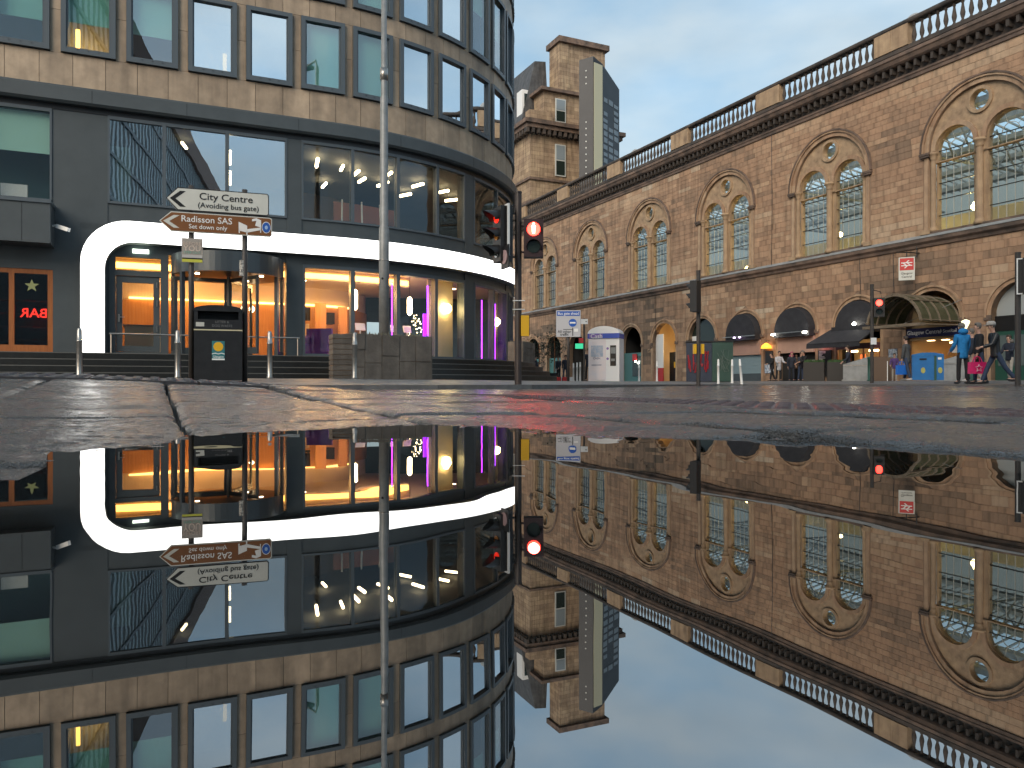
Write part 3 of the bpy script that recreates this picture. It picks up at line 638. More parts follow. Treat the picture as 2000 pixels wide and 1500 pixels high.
for a in (1.7, 3.3, 3.95):
    mb = MB(); p = HP(a, -1.7); mb.obox((p.x, p.y, 1.95), (.34, .03, .24), hyaw(a), (R_(-15), 'X')); mb.tube([(p.x, p.y, 1.68), (p.x, p.y, 1.9)], .02, 6); mb.build('screen_monitor', M_white, hotel, world=True)
M_purplefab = mat('purple_fabric', (0.13, 0.05, 0.22), rough=.9)
ac = MB(); p = HP(-.1, -1.3)
for dx, dy, sx, sy, z0, z1 in ((0, 0, .8, .75, .12, .42), (0, .3, .8, .18, .42, .95), (-.36, 0, .14, .7, .42, .68), (.36, 0, .14, .7, .42, .68)):
    ac.obox((p.x + dx, p.y + dy, GF + (z0 + z1) / 2), (sx, sy, z1 - z0), 0)
tag(ac.build('armchair', M_purplefab), 'purple armchair inside the hotel lobby behind the first shopfront window', 'armchair')
# Christmas tree on the counter
xt = empty('christmas_tree', HP(4.4, -1.65, 1.68)); tag(xt, 'small lit Christmas tree on the lobby counter by the purple light', 'Christmas tree')
M_leaf = mat('fir_green', (0.03, 0.06, 0.025), (0.015, 0.03, 0.012), scale=20, rough=.8)
mb = MB(); lt = MB()
for i in range(260):
    h = random.random() ** .8; r = .26 * (1 - h) + .02; q = random.random() * 6.28; z = .08 + h * .72
    c = Vector((r * math.cos(q) * random.uniform(.4, 1), r * math.sin(q) * random.uniform(.4, 1), z)); d = Vector((math.cos(q), math.sin(q), -.3)) * .07; s_ = Vector((-math.sin(q), math.cos(q), 0)) * .02
    mb.add([c - s_, c + s_, c + d], [(0, 1, 2)])
    if i % 9 == 0: lt.ball(c + d, .014, 6, 4)
mb.tube([(0, 0, 0), (0, 0, .78)], .015, 6); mb.build('foliage', M_leaf, xt, fix=False); lt.build('fairy_light', M_warmw, xt)
# glowing white band round the entrance
def bandpath(inner):
    w = .56; aL = -6.46 + (w if inner else 0); zt = 4.42 - (w if inner else 0); r = 1.15 - (w if inner else 0) * .75
    P = [(aL, GF - .05 - .0)] + [(aL + r - r * math.cos(R_(q)), zt - r + r * math.sin(R_(q))) for q in range(0, 91, 10)]
    a = aL + r
    out = []
    while a < 13.5: a += .25; out.append((a, zt))
    return P, out, aL + r
Po, To, ao = bandpath(False); Pi, Ti, ai = bandpath(True)
def resample(P, T, n1=12, n2=56):
    end = 13.5
    a = P[-1][0]; return P + [(a + (end - a) * (i + 1) / n2, P[-1][1]) for i in range(n2)]
O_, I_ = resample(Po, To), resample(Pi, Ti)
front = MB(); house = MB(); n = len(O_); OF = .36
vs = [HP(a, OF, z) for a, z in O_] + [HP(a, OF, z) for a, z in I_]
front.add(vs, [(i, n + i, n + i + 1, i + 1) for i in range(n - 1)])
front.build('light_band', M_neon, hotel, world=True)
vs = [HP(a, OF - .004, z) for a, z in O_] + [HP(a, OF - .004, z) for a, z in I_] + [HP(a, .0, z) for a, z in O_] + [HP(a, .0, z) for a, z in I_]
house.add(vs, [(i, i + 1, 2 * n + i + 1, 2 * n + i) for i in range(n - 1)] + [(n + i, 3 * n + i, 3 * n + i + 1, n + i + 1) for i in range(n - 1)])
house.build('band_housing', mat('band_housing', (0.30, 0.31, 0.30), rough=.35), hotel, world=True)
# bar on the left: dark wall, projecting box, timber door
H('bar_wall', M_dark, None, (A0, -8.9, -.3, .02, .2, 4.75), (-7.12, -7.0, -.3, .02, .2, 4.35), (-8.9, -7.12, -.3, .02, 3.05, 4.75))
box = H('projecting_box', M_dark, None, (-14, -7.08, .02, .82, 3.62, 4.62)); H('box_coping', M_frame, None, (-14, -7.06, .02, .86, 4.62, 4.72))
for a in (-7.7, -8.3, -9): H('box_joint', M_black, None, (a, a + .01, .815, .823, 3.64, 4.6))
M_oak = mat('orange_timber', (0.36, 0.12, 0.03), (0.25, 0.08, 0.02), scale=4, rough=.45, stretch=(6, 6, .6))
bd = empty('bar_door', HP(-7.7, 0, GF) - Vector((TX, TY, 0)), 0, hotel)
H('door_frame', M_oak, bd, (-8.9, -8.78, -.1, .0, GF, 3.05), (-7.24, -7.12, -.1, .0, GF, 3.05), (-8.1, -7.98, -.1, 0, GF, 3.05), (-8.78, -8.1, -.1, 0, 2.93, 3.05), (-7.98, -7.24, -.1, 0, 2.93, 3.05), (-8.78, -8.1, -.1, 0, GF, GF + .2), (-7.98, -7.24, -.1, 0, GF, GF + .2))
H('door_pane', glass('bar_glass', (.35, .38, .36), 1.5), bd, (-8.78, -8.1, -.06, -.05, GF + .2, 2.93), (-7.98, -7.24, -.06, -.05, GF + .2, 2.93))
H('bar_interior', M_black, bd, (-8.9, -7.1, -1.6, -1.5, .6, 3.1)); H('bar_threshold', M_step, None, (A0, -6.5, -1.5, .02, .3, GF))
for z in (1.25, 1.6, 1.95, 2.3): H('bar_shelf', M_oak, bd, (-8.7, -7.3, -1.2, -1.0, z, z + .025))
st_ = MB(); c_ = (HP(-7.6, -.045, 2.62))
pts = []
for k in range(10):
    q = math.pi / 2 + k * math.pi / 5; r = .17 if k % 2 == 0 else .07; pts.append(HP(-7.6 + r * math.cos(q), -.045, 2.62 + r * math.sin(q)))
pts2 = [p + Vector((0.004, -.008, 0)) for p in pts]; st_.add(pts2 + pts, [tuple(range(10))] + [(i, (i + 1) % 10, (i + 1) % 10 + 10, i + 10) for i in range(10)])
st_.build('star', mat('gold_star', (.30, .33, .14), rough=.5), bd, world=True)
nb_ = empty('neon_sign', HP(-7.6, -.4, 1.93) - wpos(bd), hyaw(-1), bd)
text('BAR', .34, M_red, nb_, (0, 0, 0), flip=True, ext=.01)
cc = MB(); p = HP(-7.08 + .0, .45, 4.12)
cc.tube([p, p + Vector((.14, -.02, .02))], .025, 8); cc.obox(p + Vector((.3, -.04, -.06)), (.34, .1, .1), R_(-6), (R_(18), 'Y'))
tag(cc.build('security_camera', M_white, smooth=False), 'white security camera on the side of the projecting box left of the entrance', 'camera')
# steps: swept treads
steps = empty('entrance_steps', HP(-3, 1.6, 0.2)); tag(steps, 'long black stone steps rising to the hotel entrance', 'steps')
for k, (o, z) in enumerate(((1.25, .86), (1.62, .69), (1.99, .52), (2.36, .35))):
    mb = MB(); z0 = .05
    hb(mb, -16, 8.2 - .3 * k, -.02 if k == 0 else (1.25, 1.62, 1.99)[k - 1] - .02, o, z0, z); mb.build('step', M_step, steps, world=True)
    mb = MB(); hb(mb, -16, 8.2 - .3 * k, o - .05, o + .004, z - .018, z + .003); mb.build('nosing', mat('worn_step_edge', (.10, .10, .095), rough=.4), steps, world=True)
# handrail
hr = empty('handrail', HP(-5.6, 1.1, .86)); tag(hr, 'thin steel handrail along the landing in front of the revolving door', 'handrail')
mb = MB(); mb.tube([HP(-5.75, 1.1, 1.36), HP(-1.0, 1.1, 1.36)], .022, 8); mb.build('rail', M_steel, hr, world=True)
for a in (-5.7, -4.1, -2.6, -1.05): mb = MB(); mb.tube([HP(a, 1.1, .86), HP(a, 1.1, 1.36)], .016, 6); mb.build('post', M_steel, hr, world=True)

# planter walls of stone slabs
M_plant = mat('weathered_slab', (0.17, 0.145, 0.12), (0.10, 0.085, 0.07), scale=3, rough=.7, bump=.5, bscale=18, rnd=.16, streak=.35)
def planter(name, label, p0, p1, depth, zt, rows, zb=.1):
    root = empty(name, (p0.x, p0.y, pz(p0.x, p0.y))); tag(root, label, 'planter')
    d = (p1 - p0); Ln = d.length; d.normalize(); nr = Vector((d.y, -d.x, 0))
    def bx(u0, u1, w0, w1, z0, z1, nm, m):
        mb = MB(); P = [p0 + d * u0 + nr * w0, p0 + d * u1 + nr * w0, p0 + d * u1 + nr * w1, p0 + d * u0 + nr * w1]
        mb.hexa([(q.x, q.y, z0) for q in P] + [(q.x, q.y, z1) for q in P]); mb.build(nm, m, root, world=True)
    bx(.02, Ln - .02, -depth, -.03, zb, zt - .02, 'core', M_mortar)
    u = 0
    while u < Ln - .05:
        w = min(random.uniform(.28, .46), Ln - u); w = Ln - u if Ln - u - w < .15 else w
        cuts = [zb] + random.choice(rows) + [zt]
        for k in range(len(cuts) - 1): bx(u + .006, u + w - .006, -.03, random.uniform(.0, .022), cuts[k] + .006, cuts[k + 1] - .006, 'stone_slab', M_plant)
        u += w
    bx(-.03, -.0, -depth, .0, zb, zt, 'end_slab', M_plant); bx(Ln, Ln + .03, -depth, 0, zb, zt, 'end_slab', M_plant)
    mb = MB()
    for i in range(420):
        q = p0 + d * random.uniform(.05, Ln - .05) + nr * random.uniform(-depth + .05, -.06); h = random.uniform(.03, .12)
        s_ = Vector((random.uniform(-.03, .03), random.uniform(-.03, .03), 0)); mb.add([q + Vector((0, 0, zt - .03)) - s_, q + Vector((0, 0, zt - .03)) + s_, q + Vector((s_.y, s_.x, h + zt - .03))], [(0, 1, 2)])
    mb.build('ground_cover', mat('pale_plants', (.10, .10, .06), (.20, .19, .15), scale=20, rough=.8), root, world=True, fix=False, kind='stuff')
    return root
planter('stone_planter', 'low planter wall of irregular stone slabs at the lamp post foot', at(690, 17.3), at(842, 18.4), 1.1, 1.21, [[.55], [.72], [.45, .85], [.6]])
planter('stone_planter', 'smaller stone planter wall at the curved right end of the steps', HP(6.9, 1.24), HP(8.1, 1.24), .55, 1.58, [[1.2], [1.1, 1.35]], .86)
fin = empty('ribbed_stone_block', at(668, 17.5, .15)); tag(fin, 'ribbed stone end block left of the planter wall', 'stone block')
for k in range(9):
    mb = MB(); p = at(668, 17.5); mb.obox((p.x, p.y, .2 + k * .118), (.50, .6, .10), R_(22)); mb.build('stone_rib', M_plant, fin, world=True)
mb = MB(); p = at(668, 17.5); mb.obox((p.x, p.y, .62), (.46, .56, 1.1), R_(22)); mb.build('core', M_mortar, fin, world=True)

# ------------------------------------------------------------------ railway station (local x = -t along the street, y into the building)
SO = e1 * 35
station = empty('station_building', (SO.x, SO.y, 0), R_(-65)); tag(station, 'long sandstone railway station with paired arched windows and rooftop balustrade', 'station')
T0, T1 = 4.0, 92.0
WT = [23.35 + 8.82 * i for i in range(-1, 8)]
AT = [25.75 + 4.42 * j for j in range(-3, 15)]
SPR, WR, SILL = 11.6, 2.9, 7.62
GSPR, GR = 3.25, 1.72
def excl(z, openings):
    r = []
    for c, hw, zb, zs in openings:
        if z < zb: continue
        if z <= zs: r.append((c - hw, c + hw))
        elif z < zs + hw: q = math.sqrt(hw * hw - (z - zs) ** 2); r.append((c - q, c + q))
        else: r.append(None)
    return r
upo = [(t, WR - .05, SILL - .3, SPR) for t in WT]; lowo = [(t, GR - .05, -1, GSPR) for t in AT]
blocks = []    # (t corners bottom, t corners top, z0, z1, tone)
def course(z0, z1, ops, lens, tonef):
    segs = []; pb = pt = T0
    for c, hw, zb, zs in ops:
        if z0 >= zs + hw or z1 <= zb: continue
        def iv(z):
            if z <= zs: return (c - hw, c + hw)
            if z < zs + hw: q = math.sqrt(hw * hw - (z - zs) ** 2); return (c - q, c + q)
            return (c, c)
        b, t_ = iv(z0), iv(z1)
        segs.append((pb, b[0], pt, t_[0])); pb, pt = b[1], t_[1]
    segs.append((pb, T1, pt, T1))
    for b0, b1, t0, t1 in segs:
        lo, hi = max(b0, t0), min(b1, t1)
        cuts = []; x = lo + random.uniform(.35, .9)
        while x < hi - .35: cuts.append(x); x += random.uniform(*lens)
        B = [b0] + cuts + [b1]; Tt = [t0] + cuts + [t1]
        for i in range(len(B) - 1):
            if B[i + 1] - B[i] > .04 or Tt[i + 1] - Tt[i] > .04: blocks.append((B[i], B[i + 1], Tt[i], Tt[i + 1], z0, z1, tonef(B[i], z0)))
def tone_up(t, z):
    v = .52 + .45 * mnoise.noise(Vector((t * .11, z * .2, 1))) + random.uniform(-.18, .18)
    if random.random() < .06: v += .3
    return min(1, max(0, v))
def tone_lo(t, z):
    v = .40 + .5 * mnoise.noise(Vector((t * .13, z * .35, 7))) + random.uniform(-.18, .18) - .06 * sstep(30, 55, t)
    if random.random() < .05: v += .4
    return min(1, max(0, v))
z = 7.5
while z < 15.55:
    h = min(random.choice((.27, .30, .33, .36)), 15.62 - z)
    if 15.62 - z - h < .15: h = 15.62 - z
    course(z, z + h, upo, (.6, 1.7), tone_up); z += h
z = .0
while z < 6.85:
    h = min(random.choice((.30, .34, .38)), 6.9 - z)
    if 6.9 - z - h < .15: h = 6.9 - z
    course(z, z + h, lowo, (.6, 1.3), tone_lo); z += h
def blk(mb, b, dx=0, dz=0):
    b0, b1, t0, t1, z0, z1, tn = b; g = .0025; i = .005; y = -.014 - random.uniform(0, .010); mb.tone = tn
    bk = [(-b0 - g - dx, 0, z0 + g - dz), (-b1 + g - dx, 0, z0 + g - dz), (-t1 + g - dx, 0, z1 - g - dz), (-t0 - g - dx, 0, z1 - g - dz)]
    fr = [(-b0 - g - i - dx, y, z0 + g + i - dz), (-b1 + g + i - dx, y, z0 + g + i - dz), (-t1 + g + i - dx, y, z1 - g - i - dz), (-t0 - g - i - dx, y, z1 - g - i - dz)]
    mb.add(bk + fr, [(4, 5, 6, 7), (0, 1, 5, 4), (1, 2, 6, 5), (2, 3, 7, 6), (3, 0, 4, 7)])
def shows(b):
    t = (b[0] + b[1]) / 2; P = SO + e2 * t; u = P.x / P.y * 1500; zz = (b[4] + b[5]) / 2
    if u > 985 or zz * 1500 / P.y > 740: return 0
    return (b[1] - b[0]) * (b[5] - b[4]) / P.y ** 2 * (.4226 + .9063 * u / 1500)
order = sorted(range(len(blocks)), key=lambda i: -shows(blocks[i])); single = set(order[:296])
rest = MB()
for i, b in enumerate(blocks):
    if i in single:
        mb = MB(); blk(mb, b, -b[0], b[4]); mb.build('stone_block', M_ashlar, station, loc=(-b[0], 0, b[4]))
    else: blk(rest, b)
rest.build('stonework', M_ashlar, station, kind='stuff')
holes = [archpoly(-t, 2.55, SILL - .1, SPR) for t in WT] + [archpoly(-t, 1.45, -.5, GSPR) for t in AT]
holed('wall', [(-T1, -1), (-T0, -1), (-T0, 16.4), (-T1, 16.4)], holes, -.002, .45, M_mortar, station)
# string course, cornice
def hmould(name, prof, material, parent=None):   # profile (y,z) swept along the whole front
    mb = MB(); n = len(prof); vs = [(-T1, y, z) for y, z in prof] + [(-T0, y, z) for y, z in prof]
    mb.add(vs, [(i, (i + 1) % n, n + (i + 1) % n, n + i) for i in range(n)] + [tuple(range(n))[::-1], tuple(range(n, 2 * n))])
    return mb.build(name, material, parent or station)
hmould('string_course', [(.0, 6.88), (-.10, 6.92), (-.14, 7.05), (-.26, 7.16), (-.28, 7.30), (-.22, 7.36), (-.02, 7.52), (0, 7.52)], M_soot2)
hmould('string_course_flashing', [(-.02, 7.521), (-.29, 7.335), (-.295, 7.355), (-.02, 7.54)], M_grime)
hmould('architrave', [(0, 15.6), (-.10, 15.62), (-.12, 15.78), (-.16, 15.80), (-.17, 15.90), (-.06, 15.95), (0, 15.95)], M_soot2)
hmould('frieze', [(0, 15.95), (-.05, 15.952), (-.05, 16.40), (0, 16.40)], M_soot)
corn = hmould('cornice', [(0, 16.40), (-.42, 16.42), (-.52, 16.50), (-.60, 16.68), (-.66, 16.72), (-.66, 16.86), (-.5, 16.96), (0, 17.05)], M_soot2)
mb = MB(); mb.prism([(-.07, -.01), (.07, -.01), (.07, -.30), (.055, -.33), (-.055, -.33), (-.07, -.30)][::-1], -.40, -.05); mod_me = None
t = T0 + .3
while t < T1 - .3:
    if mod_me is None: o = mb.build('modillion', M_soot, corn, loc=(-t, 0, 16.41)); mod_me = o.data
    elif t < 78: put('modillion', mod_me, corn, loc=(-t, 0, 16.41))
    t += .46
# balustrade
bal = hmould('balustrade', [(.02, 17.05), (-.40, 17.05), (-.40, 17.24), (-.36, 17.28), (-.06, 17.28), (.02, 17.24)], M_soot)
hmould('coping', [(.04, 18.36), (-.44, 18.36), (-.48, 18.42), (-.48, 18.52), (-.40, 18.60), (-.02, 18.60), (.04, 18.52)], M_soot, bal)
mb = MB(); mb.lathe([(.10, 0), (.10, .06), (.06, .09), (.055, .14), (.10, .30), (.115, .42), (.085, .62), (.055, .80), (.05, .88), (.075, .92), (.06, .96), (.10, 1.0), (.10, 1.08)], n=10)
o = mb.build('baluster', M_soot, bal, smooth=True, loc=(0, -.21, 17.28)); bme = o.data; bpy.data.objects.remove(o)
PT = [27.76 + 8.82 * k for k in range(-3, 8)]
nb = 0
for k, p in enumerate(PT):
    mb = MB(); mb.box(-p - 1.0, -p - .02, -.44, .04, 17.281, 18.36); mb.build('pier_block', M_stone, bal)
    mb = MB(); mb.box(-p + .0, -p + 1.0, -.44, .04, 17.281, 18.36); mb.build('pier_block', M_stone, bal)
    if k + 1 < len(PT):
        a, b = p + 1.0, PT[k + 1] - 1.0; n = 16
        for i in range(n):
            put('baluster', bme, bal, loc=(-(a + (b - a) * (i + .5) / n), -.21, 17.28))
mb = MB()
M_dish = mat('dish_grey', (.35, .37, .38), rough=.5)
for tt, zz, rr in ((27.5, 18.75, .42), (53.2, 18.9, .45)):
    dsh = empty('satellite_dish', station.matrix_basis @ Vector((-tt, 1.2, 18.3))); q = Vector((-.75, -.5, .35)).normalized()
    dsh.location = Matrix.Translation(SO) @ Matrix.Rotation(R_(-65), 4, 'Z') @ Vector((-tt, 1.0, 17.0))
    mb = MB(); mb.lathe([(.02, .0), (rr * .6, .05), (rr, .16), (rr - .01, .17), (rr * .58, .065), (.01, .02)], n=16); d_ = mb.build('dish', M_dish, dsh, smooth=True, loc=(0, 0, 2.0)); d_.rotation_euler = q.to_track_quat('Z', 'Y').to_euler()
    mb = MB(); mb.tube([(0, 0, 0), (0, 0, 2.0)], .03, 6); mb.build('mast', M_grey, dsh)
    tag(dsh, 'grey satellite dish behind the %s stretch of the station balustrade' % ('nearer right' if tt < 40 else 'far left'), 'satellite dish')
# upper windows
M_bar = mat('glazing_bar_paint', (.42, .43, .40), rough=.6)
def column(mb, x, y, z0, z1, r):
    mb.lathe([(r * 1.5, z0), (r * 1.5, z0 + .12), (r * 1.25, z0 + .2), (r, z0 + .28), (r * .9, z1 - .45), (r * .9, z1 - .38), (r * 1.1, z1 - .36), (r * 1.0, z1 - .32), (r * 1.55, z1 - .12), (r * 1.7, z1 - .10), (r * 1.7, z1)], (x, y, 0), 14)
for k, t in enumerate(WT):
    w = empty('arched_window', (-t, 0, SILL), 0, station)
    def B(mb, name, m, smooth=False): return mb.build(name, m, w, smooth=smooth, loc=(0, 0, -SILL))
    mb = MB(); mb.archband(0, SPR, 7.52, WR - .34, WR - .12, -.05, .4); mb.archband(0, SPR, 11.4, WR - .12, WR, -.13, .0); B(mb, 'archivolt', M_vous)
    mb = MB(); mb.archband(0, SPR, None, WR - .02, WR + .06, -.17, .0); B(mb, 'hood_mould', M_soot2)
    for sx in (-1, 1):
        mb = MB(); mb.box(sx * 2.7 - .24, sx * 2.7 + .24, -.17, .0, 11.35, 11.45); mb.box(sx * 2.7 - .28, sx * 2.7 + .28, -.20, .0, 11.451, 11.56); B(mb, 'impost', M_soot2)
        mb = MB(); mb.box(sx * 2.7 - .26, sx * 2.7 + .26, -.12, .0, 7.53, 7.75); B(mb, 'plinth', M_stone)
        mb = MB(); column(mb, sx * 2.38, .1, SILL, SPR - .05, .13); B(mb, 'colonnette', M_stone, True)
    o = holed('tympanum', archpoly(0, 2.56, SPR - .55, SPR), [archpoly(-1.28, .98, SPR - .6, SPR), archpoly(1.28, .98, SPR - .6, SPR), circ(0, 13.42, .48)], .12, .42, M_stone, w); o.location.z = -SILL
    for sx in (-1, 1):
        mb = MB(); mb.archband(sx * 1.28, SPR, None, .98, 1.20, .03, .12); B(mb, 'light_arch', M_vous)
        mb = MB(); mb.archband(sx * 1.28, SPR, SILL, .95, .99, .18, .5); B(mb, 'reveal', M_stone)
    mb = MB(); mb.archband(0, 13.42, None, .47, .62, .02, .12, 28, 0, 360); B(mb, 'roundel_ring', M_stone)
    mb = MB(); mb.box(-.28, .28, .18, .42, SILL, SPR - .5); B(mb, 'centre_pier', M_stone)
    mb = MB(); column(mb, 0, .07, SILL - .05, SPR - .02, .17); B(mb, 'centre_column', M_stone, True)
    mb = MB(); mb.box(-2.5, 2.5, -.06, .5, SILL - .1, SILL); B(mb, 'sill', M_soot2)
    mb = MB(); mb.lathe([(.5, 0), (.5, .01)], n=20); g_ = mb.build('roundel_pane', M_glass_st, w, loc=(0, .36, 13.42 - SILL), rot=(R_(90), 0, 0))
    for sx in (-1, 1):
        c = sx * 1.28; rows = [SILL, 8.4, 9.2, 10.0, 10.8, SPR]
        for i in range(5):
            mb = MB(); mb.box(c - .96, c + .96, .34, .346, rows[i] + .012, rows[i + 1] - .012); B(mb, 'pane', M_glass_st)
        mb = MB(); mb.prism([(c + .96 * math.cos(math.pi * q / 14), SPR + .012 + .95 * math.sin(math.pi * q / 14)) for q in range(15)], .34, .346); B(mb, 'fan_pane', M_glass_st)
        mb = MB()
        for i in range(1, 5): mb.box(c - .97 + .388 * i - .012, c - .97 + .388 * i + .012, .325, .36, SILL, SPR)
        for q in (36, 72, 108, 144): mb.tube([(c + .4 * math.cos(R_(q)), .34, SPR + .4 * math.sin(R_(q))), (c + .96 * math.cos(R_(q)), .34, SPR + .96 * math.sin(R_(q)))], .012, 4)
        mb.archband(c, SPR, None, .39, .415, .325, .36, 12)
        B(mb, 'glazing_bar', M_bar)
        for z in rows[1:]:
            mb = MB(); mb.box(c - .97, c + .97, .30, .365, z - .018, z + .018); B(mb, 'saddle_bar', M_black)
# train shed behind the windows
M_shed = mat('shed_cream_wall', (.62, .58, .42), (.52, .49, .36), scale=.4, rough=.7)
M_truss = mat('shed_ironwork', (.24, .28, .29), rough=.6)
mb = MB(); mb.box(-T1, -T0, .5, 16, 6.9, 7.1); mb.build('platform_deck', M_grime, station)
mb = MB(); mb.box(-T1, -T0, 9, 9.2, 7.1, 10.3); mb.build('shed_wall', M_shed, station)
mb = MB(); mb.box(-T1, -T0, 20, 20.2, 7.1, 17); mb.build('shed_end_wall', mat('shed_grey_wall', (.30, .36, .38), rough=.7), station)
mb = MB(); t = T0
while t < 84:
    mb.obox((-t, 8, 14.6), (.07, 15.5, .10), 0, (R_(-9), 'X')); t += .62
mb.build('roof_rafters', M_truss, station, kind='stuff')
for y, z in ((2.0, 15.5), (4.5, 15.1), (7, 14.7), (9.5, 14.3), (12, 13.9), (14.5, 13.5)):
    mb = MB(); mb.box(-84, -T0, y - .3, y + .3, z - .25, z + .03); mb.build('purlin', M_truss, station)
for t in [23.35 - 4.41 + 8.82 * i for i in range(0, 8)]:
    mb = MB()
    for i in range(8):
        y0, y1 = 1 + i * 1.8, 2.8 + i * 1.8; zt = 15.5 - (y0 - 1) * .16
        mb.tube([(-t, y0, 12.3), (-t, y1, zt - .2)], .05, 5); mb.tube([(-t, y0, zt), (-t, y1, 12.3)], .05, 5)
    mb.tube([(-t, .6, 12.3), (-t, 16, 12.3)], .09, 6); mb.build('truss', M_truss, station)
for t, y, z in ((23.35 + 1.9, 2.5, 9.0), (32.2 + 1.5, 2.6, 9.1), (41.0 - 1.0, 2.5, 9.3), (50 - 1.0, 2.5, 8.9), (27.5, 6, 10.0), (37, 6.5, 8.6), (22.0, 5, 8.3), (40.6, 4, 8.2), (20.5, 7.5, 9), (46, 6.5, 9), (58, 6, 9), (32.4, 7.5, 8.4)):
    mb = MB(); mb.ball((0, 0, 0), .16, 10, 6); g_ = mb.build('shed_lamp', M_globe, station, smooth=True, loc=(-t, y, z))
    mb = MB(); mb.tube([(0, 0, .15), (0, 0, 14.2 - z)], .012, 4); mb.build('lamp_cable', M_black, g_); lamp_light((0, -.3, -.05), (1, .66, .22), 60, g_)

# ground-floor arches
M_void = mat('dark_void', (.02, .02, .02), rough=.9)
def arch_base(k, t, fill):
    a = empty('street_arch', (-t, 0, 0), 0, station)
    mb = MB(); mb.archband(0, GSPR, .0, GR - .27, GR - .09, -.02, .44); mb.archband(0, GSPR, GSPR - .1, GR - .09, GR + .02, -.09, .0); mb.build('arch_surround', M_vous, a)
    for sx in (-1, 1):
        mb = MB(); mb.box(sx * 1.58 - .17, sx * 1.58 + .17, -.08, .02, GSPR - .22, GSPR); mb.build('impost', M_soot2, a)
    return a
def rbox(par, name, m, x0, x1, y0, y1, z0, z1):
    mb = MB(); mb.box(x0, x1, y0, y1, z0, z1); return mb.build(name, m, par)
M_awn = mat('black_canvas', (.018, .018, .022), (.03, .03, .035), scale=3, rough=.75)
M_pink = mat('terracotta_fascia', (.40, .25, .19), (.34, .21, .16), scale=2, rough=.7)
M_teal = mat('teal_shopfront', (.06, .16, .155), rough=.5)
M_shut = mat('blue_grey_shutter', (.20, .28, .31), rough=.5)
M_green = mat('dark_green_paint', (.015, .07, .05), rough=.5)
M_corr = mat('warm_corridor', (.62, .46, .26), rough=.7)
M_strip = mat('shop_light', (1, .8, .5), emit=(1, .68, .32), estr=6)
M_spot = mat('awning_spot_light', (1, 1, .9), emit=(1.0, .95, .8), estr=14)
arches = {}
